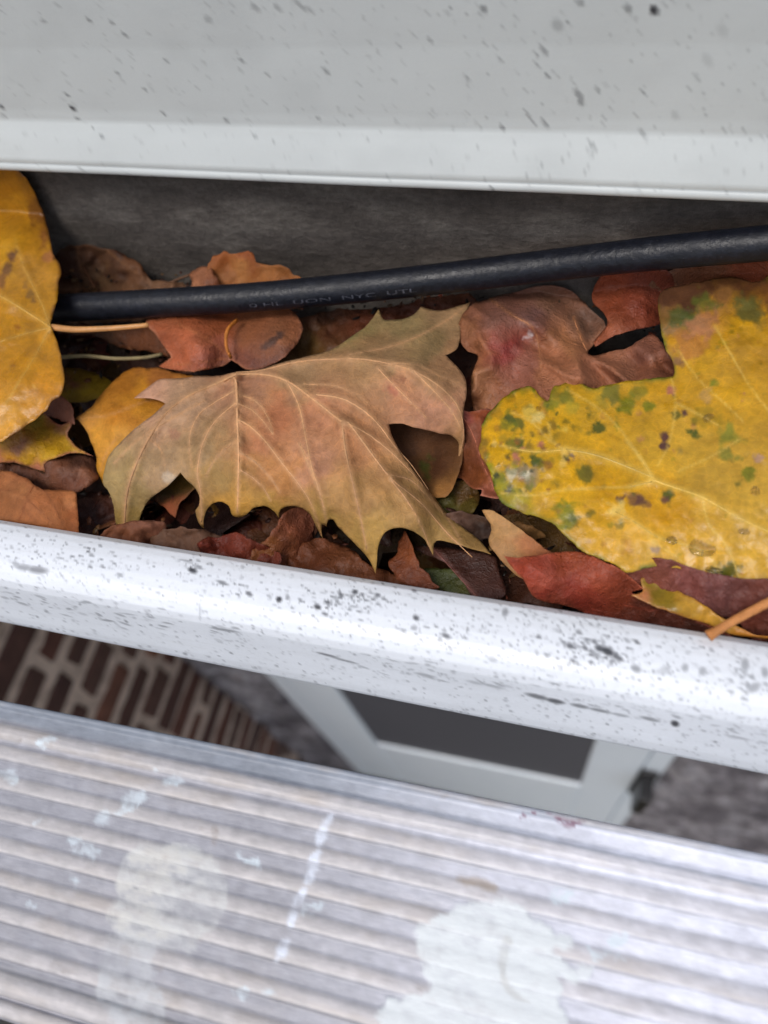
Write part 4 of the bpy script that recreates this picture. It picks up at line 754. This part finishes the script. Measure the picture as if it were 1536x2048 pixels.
leaf('rust brown leaf in the top right corner behind the spotted yellow leaf', [(1296, 570), (1340, 540), (1420, 520), (1540, 506), (1640, 520), (1640, 720), (1500, 700), (1380, 660), (1300, 640)], [(1300, 600, -.014), (1420, 530, -.008), (1560, 520, -.007), (1560, 650, -.014), (1400, 640, -.012)], [(1330, 570, (112, 76, 56)), (1420, 545, (118, 72, 48)), (1500, 540, (130, 66, 42)), (1536, 530, (140, 72, 46))], mat=WET, step=8, seed=53, wrinkle=.004)
leaf('rust orange leaf with pink rim wedged between the tan leaf and the yellow leaf', tr('B', [(942, 765, 1), (1020, 805), (1100, 800), (1165, 795), (1300, 850), (1330, 1200), (1260, 1320), (1225, 1345), (1105, 1325, 1), (1120, 1290), (1050, 1280), (990, 1220), (940, 1210), (960, 1120), (1010, 1000), (1015, 930), (990, 850)]),
     [(908, 810, -.004), (940, 840, -.010), (975, 825, -.008), (970, 900, -.009), (940, 950, -.020), (970, 990, -.013), (1000, 990, -.014), (925, 930, -.024), (1020, 850, -.02)], [(925, 825, (146, 72, 60)), (965, 825, (150, 76, 44)), (945, 860, (150, 92, 72)), (935, 920, (112, 60, 30)), (950, 960, (130, 72, 38)), (966, 990, (150, 86, 64)), (950, 930, (118, 64, 34)), (935, 880, (104, 60, 38))], mat=DRY, step=5, wrinkle=.004, wscale=28, seed=54, veins=[(tr('B', [(945, 768), (1020, 870), (1075, 980), (1120, 1120), (1200, 1300)]), 3, 1.6)], vcol=(176, 108, 84), edge=((186, 120, 98), 2))
leaf('tan leaf with ragged left edge below the yellow leaf, half covered by the red leaf', tr('D', [(158, 1112, 1), (205, 1112), (290, 1165), (380, 1235), (470, 1305), (600, 1370), (620, 1450), (450, 1480), (330, 1430), (270, 1380), (225, 1330), (195, 1280), (190, 1240), (200, 1190), (178, 1150)]),
     [(966, 1022, -.010), (1010, 1050, -.008), (985, 1090, -.015), (1080, 1100, -.012), (1020, 1140, -.018), (1120, 1150, -.020)], [(980, 1040, (186, 142, 92)), (1010, 1070, (190, 146, 94)), (1060, 1090, (176, 114, 72)), (1000, 1100, (180, 136, 90)), (1100, 1120, (150, 86, 60))], mat=DRY, step=5.5, seed=55)
leaf('glossy red leaf with a pointed left tip just inside the gutter lip', tr('D', [(262, 1332, 1), (330, 1342), (430, 1330), (520, 1313), (640, 1320), (760, 1365), (850, 1415), (935, 1492, 1), (880, 1512), (1000, 1558), (1150, 1620), (1300, 1690), (1420, 1750, 1), (1200, 1725), (1000, 1690), (800, 1660), (650, 1610, 1), (560, 1572), (450, 1552), (392, 1515), (350, 1440), (300, 1390)]),
     [(1010, 1113, -.012), (1060, 1140, -.007), (1080, 1190, -.016), (1130, 1110, -.012), (1180, 1130, -.009), (1200, 1170, -.012), (1285, 1178, -.013), (1260, 1200, -.020), (1160, 1210, -.022), (1400, 1245, -.021), (1480, 1280, -.02), (1120, 1160, -.010)],
     [(1050, 1130, (160, 66, 44)), (1080, 1160, (164, 78, 58)), (1150, 1125, (154, 74, 44)), (1200, 1150, (156, 72, 46)), (1250, 1170, (130, 60, 38)), (1150, 1180, (146, 60, 44)), (1120, 1200, (116, 52, 36)), (1300, 1220, (92, 46, 32)), (1400, 1250, (78, 40, 28)), (1090, 1190, (150, 62, 46))], mat=WET, step=5, seed=56, veins=[(tr('D', [(300, 1350), (450, 1410), (600, 1500), (800, 1560), (1000, 1600)]), 2.2, 1.2), (tr('D', [(450, 1410), (560, 1370), (640, 1360)]), 1.4, 1)], vcol=(150, 70, 50), wrinkle=.002, edge=((190, 100, 70), 2.5))
leaf('purple brown wet leaf strip showing under the bottom edge of the spotted yellow leaf', tr('D', [(820, 1400), (1000, 1340), (1200, 1400), (1400, 1440), (1700, 1480), (1720, 1800), (1536, 1800), (1440, 1720), (1380, 1640), (1290, 1625), (1200, 1570), (1100, 1520), (1000, 1490), (920, 1470), (860, 1435)]),
     [(1260, 1160, -.012), (1350, 1180, -.011), (1450, 1210, -.009), (1420, 1230, -.014), (1530, 1230, -.012), (1530, 1290, -.024), (1620, 1280, -.018), (1330, 1200, -.015)], [(1300, 1160, (134, 76, 62)), (1380, 1180, (130, 74, 66)), (1430, 1205, (120, 74, 70)), (1500, 1230, (112, 58, 44)), (1520, 1270, (92, 50, 38)), (1460, 1225, (96, 58, 52))], mat=WET, step=5.5, seed=57, wrinkle=.0035, wscale=30)
leaf('narrow yellow green leaf pointing along the lip at the lower right', tr('D', [(872, 1520, 1), (930, 1508), (925, 1440), (1000, 1455), (1120, 1510), (1220, 1565), (1300, 1620), (1380, 1668), (1470, 1715), (1640, 1790), (1640, 1840), (1536, 1812), (1440, 1762), (1340, 1705), (1220, 1655), (1100, 1615), (980, 1575)]),
     [(1262, 1190, -.010), (1320, 1180, -.013), (1350, 1210, -.010), (1440, 1245, -.012), (1560, 1310, -.010), (1420, 1260, -.016)], [(1275, 1192, (196, 128, 84)), (1310, 1180, (140, 118, 34)), (1335, 1205, (150, 124, 36)), (1370, 1215, (196, 150, 50)), (1420, 1240, (204, 152, 46)), (1500, 1275, (198, 132, 40))], mat=YEL, step=5, seed=58, edge=((196, 134, 70), 3))
# loose stems
def loose_stem(label, pts, w0, w1, c_):
    ln = smooth_curve([p[:2] for p in pts], False, 8); zc_ = np.interp(np.linspace(0, 1, len(ln)), np.linspace(0, 1, len(pts)), [p[2] for p in pts])
    tv, tf = tube(at_z(ln, zc_), 0.5 * np.linspace(w0, w1, len(ln)) * (1 + 0.5 * np.exp(-np.linspace(0, 1, len(ln)) / .06) + 0.10 * fbm(ln[:, 0] / 14, ln[:, 1] / 14, 3)) * 0.00021, 10)
    cc = np.tile(lin(c_) * GAIN, (len(tv), 1)) * (1 + .25 * fbm(tv[:, 0] * 300, tv[:, 1] * 300, 1))[:, None]
    tag(make('leaf_stem', tv, tf, DRY, None, cc), label, 'leaf stem')
loose_stem('orange tan leaf stem poking over the lip edge at the lower right corner', [(1416, 1272, .002), (1470, 1240, .004), (1536, 1205, .006), (1640, 1150, .008)], 13, 15, (206, 140, 84))
loose_stem('thin pale greenish stem crossing the dark hollow below the cable on the left', [(100, 716, -.014), (170, 712, -.012), (230, 717, -.012), (290, 715, -.015), (325, 708, -.018)], 10, 8, (150, 136, 100))
loose_stem('slender brown twig lying above the cable by the gutter back', [(330, 570, -.016), (370, 553, -.014), (412, 540, -.013)], 7, 5, (110, 78, 58))
loose_stem('short curved brown stem behind the cable at the left', [(160, 500, -.02), (170, 540, -.018), (190, 575, -.018)], 8, 7, (112, 76, 54))

# ---- leaves behind the cable
leaf('ochre brown leaf standing up behind the cable', tr('H', [(60, 50), (90, 20), (170, 12), (272, 8), (288, 62), (340, 76), (400, 82), (450, 98), (500, 130), (540, 165), (560, 240), (300, 280), (60, 260), (40, 140)]), [(430, 520, -.003), (500, 510, -.003), (560, 535, -.006), (610, 565, -.012), (500, 560, -.012), (430, 590, -.016), (550, 600, -.02)],
     [(440, 515, (150, 84, 40)), (495, 510, (140, 74, 34)), (480, 540, (166, 110, 60)), (540, 545, (160, 102, 54)), (590, 560, (150, 94, 50)), (450, 550, (154, 98, 54))], mat=DRY, step=5.5, wob=4.5, seed=61, wrinkle=.002)
leaf('small curled peach coloured leaf tip beside the ochre leaf, behind the cable', tr('H', [(-60, 120), (-10, 95), (20, 85), (60, 110), (95, 180), (100, 230), (-60, 230), (-40, 180)]), [(385, 545, -.010), (410, 535, -.006), (405, 570, -.004), (440, 580, -.012), (380, 580, -.016)], [(400, 560, (196, 134, 98)), (430, 560, (120, 70, 44)), (390, 550, (120, 72, 46))], mat=WET, step=5, wob=4.5, seed=62)
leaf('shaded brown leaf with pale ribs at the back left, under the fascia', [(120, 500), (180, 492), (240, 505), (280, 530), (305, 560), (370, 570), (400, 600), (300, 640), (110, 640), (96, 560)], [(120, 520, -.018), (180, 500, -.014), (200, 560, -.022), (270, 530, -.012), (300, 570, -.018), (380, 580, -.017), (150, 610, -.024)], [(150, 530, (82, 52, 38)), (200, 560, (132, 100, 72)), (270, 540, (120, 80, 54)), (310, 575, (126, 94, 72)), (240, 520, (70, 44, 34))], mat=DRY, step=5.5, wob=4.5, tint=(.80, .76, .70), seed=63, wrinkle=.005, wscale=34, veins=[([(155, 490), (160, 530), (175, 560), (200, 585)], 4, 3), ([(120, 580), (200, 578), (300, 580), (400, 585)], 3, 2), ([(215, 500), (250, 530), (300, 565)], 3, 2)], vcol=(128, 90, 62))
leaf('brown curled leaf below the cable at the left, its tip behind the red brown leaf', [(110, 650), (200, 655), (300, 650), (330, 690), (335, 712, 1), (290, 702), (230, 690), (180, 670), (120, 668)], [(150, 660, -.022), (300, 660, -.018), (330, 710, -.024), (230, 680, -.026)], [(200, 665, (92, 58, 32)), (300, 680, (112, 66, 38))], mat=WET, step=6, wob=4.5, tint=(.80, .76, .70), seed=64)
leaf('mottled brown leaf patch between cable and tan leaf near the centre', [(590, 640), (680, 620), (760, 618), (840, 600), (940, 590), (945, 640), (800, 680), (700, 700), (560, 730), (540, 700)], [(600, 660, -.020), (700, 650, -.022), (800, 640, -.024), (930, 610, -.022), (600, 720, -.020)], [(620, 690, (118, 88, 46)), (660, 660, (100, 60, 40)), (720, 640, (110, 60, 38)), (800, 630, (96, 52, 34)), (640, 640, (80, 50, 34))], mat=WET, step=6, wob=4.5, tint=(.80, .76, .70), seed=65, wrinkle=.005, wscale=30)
leaf('dark red brown leaf end showing above the cable near the middle', [(905, 540), (930, 524), (945, 530), (970, 530), (985, 560), (900, 570)], [(930, 525, .000), (905, 550, -.004), (970, 545, -.002), (940, 570, -.01)], [(940, 530, (96, 52, 44)), (930, 545, (60, 34, 30))], mat=WET, step=5, seed=66)

# ---- leaves below the tan leaf, near the lip
leaf('dark brown leaf filling the hollow under the curled right lobe of the tan leaf', tr('B', [(520, 860), (640, 860), (760, 880), (900, 930), (1000, 980), (1000, 1100), (960, 1230), (910, 1330), (870, 1340), (800, 1330), (740, 1240), (650, 1180), (560, 1000)]), [(790, 850, -.020), (860, 900, -.024), (900, 900, -.020), (880, 990, -.020), (840, 960, -.026)], [(820, 900, (104, 68, 44)), (880, 900, (88, 56, 34)), (890, 970, (150, 104, 56)), (845, 950, (112, 76, 42)), (870, 930, (80, 48, 28))], mat=DRY, step=6, seed=71, spots=[(852, 935, 12, (70, 78, 26), .8), (858, 915, 9, (80, 82, 30), .7), (850, 955, 10, (64, 70, 24), .7)])
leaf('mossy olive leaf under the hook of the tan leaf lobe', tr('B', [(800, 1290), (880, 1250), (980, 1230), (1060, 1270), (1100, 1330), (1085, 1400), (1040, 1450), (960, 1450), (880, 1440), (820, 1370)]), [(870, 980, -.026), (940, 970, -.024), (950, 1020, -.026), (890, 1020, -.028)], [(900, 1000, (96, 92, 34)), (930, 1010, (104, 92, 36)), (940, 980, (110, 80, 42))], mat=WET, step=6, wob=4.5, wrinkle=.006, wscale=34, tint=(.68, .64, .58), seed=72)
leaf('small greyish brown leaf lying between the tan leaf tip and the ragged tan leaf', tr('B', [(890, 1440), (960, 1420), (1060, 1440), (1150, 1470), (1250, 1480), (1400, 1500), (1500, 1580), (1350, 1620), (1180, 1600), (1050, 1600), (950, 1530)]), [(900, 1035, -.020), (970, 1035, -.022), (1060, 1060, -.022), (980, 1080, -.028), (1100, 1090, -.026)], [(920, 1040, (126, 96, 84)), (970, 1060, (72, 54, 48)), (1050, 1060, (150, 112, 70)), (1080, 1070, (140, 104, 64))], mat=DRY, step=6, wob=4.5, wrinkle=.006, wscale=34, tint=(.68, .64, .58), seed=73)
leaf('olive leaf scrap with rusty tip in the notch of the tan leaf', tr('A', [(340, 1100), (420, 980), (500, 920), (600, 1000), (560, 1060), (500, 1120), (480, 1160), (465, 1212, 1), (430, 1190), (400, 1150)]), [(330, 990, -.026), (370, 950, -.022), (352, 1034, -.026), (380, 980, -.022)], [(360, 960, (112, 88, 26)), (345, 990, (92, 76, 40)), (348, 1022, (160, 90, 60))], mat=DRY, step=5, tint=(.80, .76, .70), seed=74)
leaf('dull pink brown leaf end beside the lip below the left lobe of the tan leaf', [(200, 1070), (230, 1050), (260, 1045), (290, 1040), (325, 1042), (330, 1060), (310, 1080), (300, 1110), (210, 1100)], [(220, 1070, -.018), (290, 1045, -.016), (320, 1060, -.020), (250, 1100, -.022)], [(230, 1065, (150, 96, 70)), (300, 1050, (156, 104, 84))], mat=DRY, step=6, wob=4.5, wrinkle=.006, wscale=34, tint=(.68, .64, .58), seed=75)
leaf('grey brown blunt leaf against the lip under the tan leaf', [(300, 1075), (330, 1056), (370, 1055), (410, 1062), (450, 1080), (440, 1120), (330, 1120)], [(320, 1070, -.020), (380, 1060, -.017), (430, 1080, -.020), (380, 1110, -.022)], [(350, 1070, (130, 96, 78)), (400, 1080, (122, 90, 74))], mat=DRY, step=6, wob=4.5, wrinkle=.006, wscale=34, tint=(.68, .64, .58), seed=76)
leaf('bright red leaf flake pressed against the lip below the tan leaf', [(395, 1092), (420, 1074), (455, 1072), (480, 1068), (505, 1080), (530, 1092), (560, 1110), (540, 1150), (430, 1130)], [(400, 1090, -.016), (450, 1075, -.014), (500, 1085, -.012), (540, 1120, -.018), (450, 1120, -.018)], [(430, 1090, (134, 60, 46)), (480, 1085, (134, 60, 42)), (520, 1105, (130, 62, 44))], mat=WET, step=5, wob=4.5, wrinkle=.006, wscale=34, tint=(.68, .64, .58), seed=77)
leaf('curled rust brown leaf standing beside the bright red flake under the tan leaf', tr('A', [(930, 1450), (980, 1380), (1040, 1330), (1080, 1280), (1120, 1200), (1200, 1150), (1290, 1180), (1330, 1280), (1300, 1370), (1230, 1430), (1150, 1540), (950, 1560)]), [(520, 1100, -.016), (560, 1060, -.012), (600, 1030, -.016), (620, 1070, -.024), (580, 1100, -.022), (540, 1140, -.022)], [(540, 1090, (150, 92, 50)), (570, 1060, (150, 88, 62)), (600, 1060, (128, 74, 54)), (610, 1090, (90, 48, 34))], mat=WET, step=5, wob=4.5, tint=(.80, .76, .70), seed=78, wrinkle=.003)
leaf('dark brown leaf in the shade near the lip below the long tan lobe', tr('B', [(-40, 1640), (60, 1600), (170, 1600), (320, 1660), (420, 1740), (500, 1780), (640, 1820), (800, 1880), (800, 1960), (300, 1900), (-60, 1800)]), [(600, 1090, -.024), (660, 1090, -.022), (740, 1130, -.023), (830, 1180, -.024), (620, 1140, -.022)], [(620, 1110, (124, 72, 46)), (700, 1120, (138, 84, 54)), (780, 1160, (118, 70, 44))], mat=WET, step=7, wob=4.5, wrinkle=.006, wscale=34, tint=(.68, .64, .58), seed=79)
leaf('rusty pointed leaf sliver rising between two hooked tips of the tan leaf', tr('B', [(540, 1740), (590, 1680), (610, 1600), (650, 1550), (680, 1620), (700, 1690), (760, 1780), (850, 1890), (780, 1900), (640, 1860), (560, 1790)]), [(790, 1080, -.022), (810, 1070, -.016), (830, 1120, -.016), (870, 1170, -.020), (780, 1130, -.020)], [(800, 1090, (120, 66, 40)), (820, 1110, (150, 86, 52)), (840, 1150, (120, 66, 44))], mat=WET, step=5, wob=4.5, tint=(.80, .76, .70), seed=80)
leaf('dark olive green leaf spot at the lip left of the ragged tan leaf', tr('B', [(760, 1780), (850, 1760), (960, 1800), (1020, 1860), (1050, 1930), (900, 1920), (800, 1870)]), [(850, 1145, -.026), (930, 1160, -.025), (940, 1185, -.025), (870, 1175, -.026)], [(880, 1160, (60, 66, 28)), (920, 1175, (76, 76, 34))], mat=WET, step=6, wob=4.5, seed=81)
leaf('dark purple brown leaf with a pale midrib slanting down to the lip', tr('B', [(700, 1640), (840, 1640), (1000, 1660), (1180, 1690), (1220, 1780), (1260, 1940), (1080, 1960), (1000, 1850), (900, 1740), (800, 1700)]), [(850, 1100, -.026), (960, 1110, -.024), (1000, 1150, -.026), (950, 1180, -.024)], [(900, 1110, (70, 42, 34)), (960, 1140, (80, 50, 42)), (990, 1170, (74, 44, 38))], mat=WET, step=6, tint=(.80, .76, .70), seed=82, veins=[(tr('B', [(830, 1660), (920, 1760), (1000, 1850), (1090, 1950)]), 5, 3)], vcol=(130, 84, 76))

# ---- deep litter nobody could count, filling the gutter
UN = [(0, -.5), (.12, -.32), (.42, -.48), (.36, -.22), (.72, -.18), (.5, .02), (.62, .34), (.34, .26), (.22, .5), (.12, .42), (0, .78), (-.12, .42), (-.24, .5), (-.34, .24), (-.66, .32), (-.5, 0), (-.72, -.2), (-.36, -.22), (-.4, -.5), (-.12, -.32)]
VV, FF, CCs = [], [], []; nb = 0
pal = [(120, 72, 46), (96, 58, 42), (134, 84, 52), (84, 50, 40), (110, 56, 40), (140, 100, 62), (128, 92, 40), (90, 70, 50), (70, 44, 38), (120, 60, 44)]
R3 = random.Random(21)
for i in range(420):
    x = R3.uniform(-0.75, 0.5) if i < 260 else R3.uniform(-0.34, 0.12); y = R3.uniform(yi + 0.030, ybk - 0.035); s = R3.uniform(0.028, 0.055); lay_ = i / 420
    zb = -0.098 + 0.058 * lay_ + R3.uniform(-.003, .003)
    out = smooth_curve([(a * 100, b * 100, k % 2 == 0) for k, (a, b) in enumerate(UN)], True, 14) / 100
    g = np.stack(np.meshgrid(np.arange(-.8, .8, .13), np.arange(-.6, .85, .13)), -1).reshape(-1, 2); g = g[inside(g, out)]
    n = len(out); r = delaunay_2d_cdt([Vector(p) for p in np.vstack([out, g]).tolist()], [(k, (k + 1) % n) for k in range(n)], [], 1, 1e-6)
    Q = np.array([v[:] for v in r[0]])
    th = R3.uniform(0, 6.28); cu = R3.uniform(-.5, .9); tilt = R3.uniform(-.45, .45); tl2 = R3.uniform(-.45, .45)
    z = cu * (Q[:, 0] ** 2) * .9 + R3.uniform(-.3, .3) * Q[:, 1] ** 2 + tilt * Q[:, 0] + tl2 * Q[:, 1] + 0.22 * fbm(Q[:, 0] * 3 + i, Q[:, 1] * 3, i) 
    X_ = s * (Q[:, 0] * math.cos(th) - Q[:, 1] * math.sin(th)) + x; Y_ = s * (Q[:, 0] * math.sin(th) + Q[:, 1] * math.cos(th)) + y; Z_ = np.clip(zb + s * z, -0.104, -0.029)
    Y_ = np.clip(Y_, yi + 0.012, ybk - 0.014)
    Z_ = np.where((Z_ <= -0.0291), Z_, -0.0295 + 0.0008 * fbm(X_ * 60, Y_ * 60, i))
    VV.append(np.stack([X_, Y_, Z_], 1)); FF += [tuple(k + nb for k in f) for f in r[2]]; nb += len(Q)
    c_ = lin(R3.choice(pal)) * R3.uniform(.3, .65); CCs.append(np.tile(c_, (len(Q), 1)) * (1 + .25 * fbm(Q[:, 0] * 4 + i, Q[:, 1] * 4, 2))[:, None])  # palette darkened to paint in the shade deep in the gutter
for i in range(1500):
    back = i % 3 == 0
    x = R3.uniform(-0.42, 0.14); y = (ybk - 0.035 * (x + .1) - R3.uniform(0.006, 0.030)) if back else R3.uniform(yi + 0.012, ybk - 0.03)
    z = -0.0285 + R3.uniform(0, 0.004) + (R3.uniform(0, 0.008) if back else 0)
    a = R3.uniform(0, 6.28); L_ = R3.uniform(0.001, 0.005); w_ = L_ * R3.uniform(.15, .8); up_ = R3.uniform(-.6, .6)
    ca, sa = math.cos(a), math.sin(a)
    pts = [(-.5, -.1), (-.1, -.5), (.5, -.2), (.4, .35), (-.1, .5)]
    VV.append(np.array([[x + L_ * u * ca - w_ * v * sa, y + L_ * u * sa + w_ * v * ca, z + L_ * u * up_ + R3.uniform(-.1, .1) * L_] for u, v in pts]))
    FF += [(nb, nb + 1, nb + 2), (nb, nb + 2, nb + 3), (nb, nb + 3, nb + 4)]; nb += 5
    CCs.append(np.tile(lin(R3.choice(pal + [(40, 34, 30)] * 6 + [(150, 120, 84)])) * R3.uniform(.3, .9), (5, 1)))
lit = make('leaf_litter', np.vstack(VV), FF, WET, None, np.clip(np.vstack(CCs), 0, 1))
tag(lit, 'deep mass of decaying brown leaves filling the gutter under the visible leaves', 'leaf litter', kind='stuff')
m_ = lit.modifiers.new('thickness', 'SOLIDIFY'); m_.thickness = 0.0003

# ---- water drops on the yellow leaf
m = Mat('water'); WATER = m.set((0.97, 0.98, 1.0), 0.02, None); m.p.inputs['Transmission Weight'].default_value = 1.0; m.p.inputs['IOR'].default_value = 1.33
drops = [('broad flat water drop on the yellow leaf near its lower margin', 1403, 1095, 19), ('water drop on the yellow leaf beside the lower margin, below the broad flat drop', 1428, 1138, 13), ('small round water drop near the right edge of the yellow leaf', 1512, 983, 11), ('water drop left of the broad flat drop on the yellow leaf', 1340, 1078, 11), ('elongated water drop on the midrib of the yellow leaf', 1490, 1060, 9), ('water drop high on the yellow leaf near the purple margin', 1420, 836, 12), ('tiny water drop on the pale patch at the left end of the yellow leaf', 1078, 820, 9)]
for lab, px, py, r in drops:
    c3 = f_yel([(px, py)])[0]; rr_ = r * 0.00021
    uu = np.linspace(0, math.pi / 2, 8); aa = np.linspace(0, 2 * math.pi, 24, endpoint=False)
    V = []
    for u in uu[:-1]:
        for a in aa:
            k = 1 + 0.14 * math.sin(2 * a + px) + 0.06 * math.sin(3 * a + py)
            V.append(c3 + np.array([rr_ * math.cos(u) * math.cos(a) * k, rr_ * math.cos(u) * math.sin(a) * k, 0.3 * rr_ * math.sin(u) - 0.0002]))
    V.append(c3 + np.array([0, 0, 0.3 * rr_ - 0.0002])); nt_ = len(V) - 1
    Fc = [tuple(f) for f in grid_faces(len(uu) - 1, 24, True)] + [((len(uu) - 2) * 24 + k, (len(uu) - 2) * 24 + (k + 1) % 24, nt_) for k in range(24)] + [tuple(range(23, -1, -1))]
    tag(make('water_drop', V, Fc, WATER), lab, 'water drop', 'water drops on the yellow leaf')

# ---- fallen leaves on the ground below, each its own thing
src = []
for i, (x, y, s, c_) in enumerate([(0.62, 0.26, .06, (150, 74, 40)), (0.74, 0.30, .07, (166, 92, 50)), (0.68, 0.16, .06, (120, 60, 40)), (0.86, 0.22, .07, (150, 84, 50)), (0.52, 0.30, .05, (130, 110, 60))]):
    out = smooth_curve([(a * 100, b * 100, k % 2 == 0) for k, (a, b) in enumerate(UN)], True, 14) / 100
    g = np.stack(np.meshgrid(np.arange(-.8, .8, .13), np.arange(-.6, .85, .13)), -1).reshape(-1, 2); g = g[inside(g, out)]; n = len(out)
    r = delaunay_2d_cdt([Vector(p) for p in np.vstack([out, g]).tolist()], [(k, (k + 1) % n) for k in range(n)], [], 1, 1e-6)
    Q = np.array([v[:] for v in r[0]]); th = i * 1.7
    V = np.stack([x + s * (Q[:, 0] * math.cos(th) - Q[:, 1] * math.sin(th)), y + s * (Q[:, 0] * math.sin(th) + Q[:, 1] * math.cos(th)), GZ + 0.016 + s * .3 * (Q[:, 0] ** 2 + .3 * fbm(Q[:, 0] * 3, Q[:, 1] * 3, i) + .1)], 1)
    labs = ['small rust leaf on the ground at the foot of the stone wall', 'orange brown leaf on the ground right of the door', 'dark red brown leaf on the ground a little out from the wall', 'dull orange leaf on the ground farthest right', 'olive leaf on the ground beside the door foot']
    ob = make('ground_leaf', V, [tuple(f) for f in r[2]], DRY, None, np.tile(lin(c_), (len(Q), 1))); tag(ob, labs[i], 'leaf', 'fallen leaves on the ground below')
    mo = ob.modifiers.new('thickness', 'SOLIDIFY'); mo.thickness = 0.0004
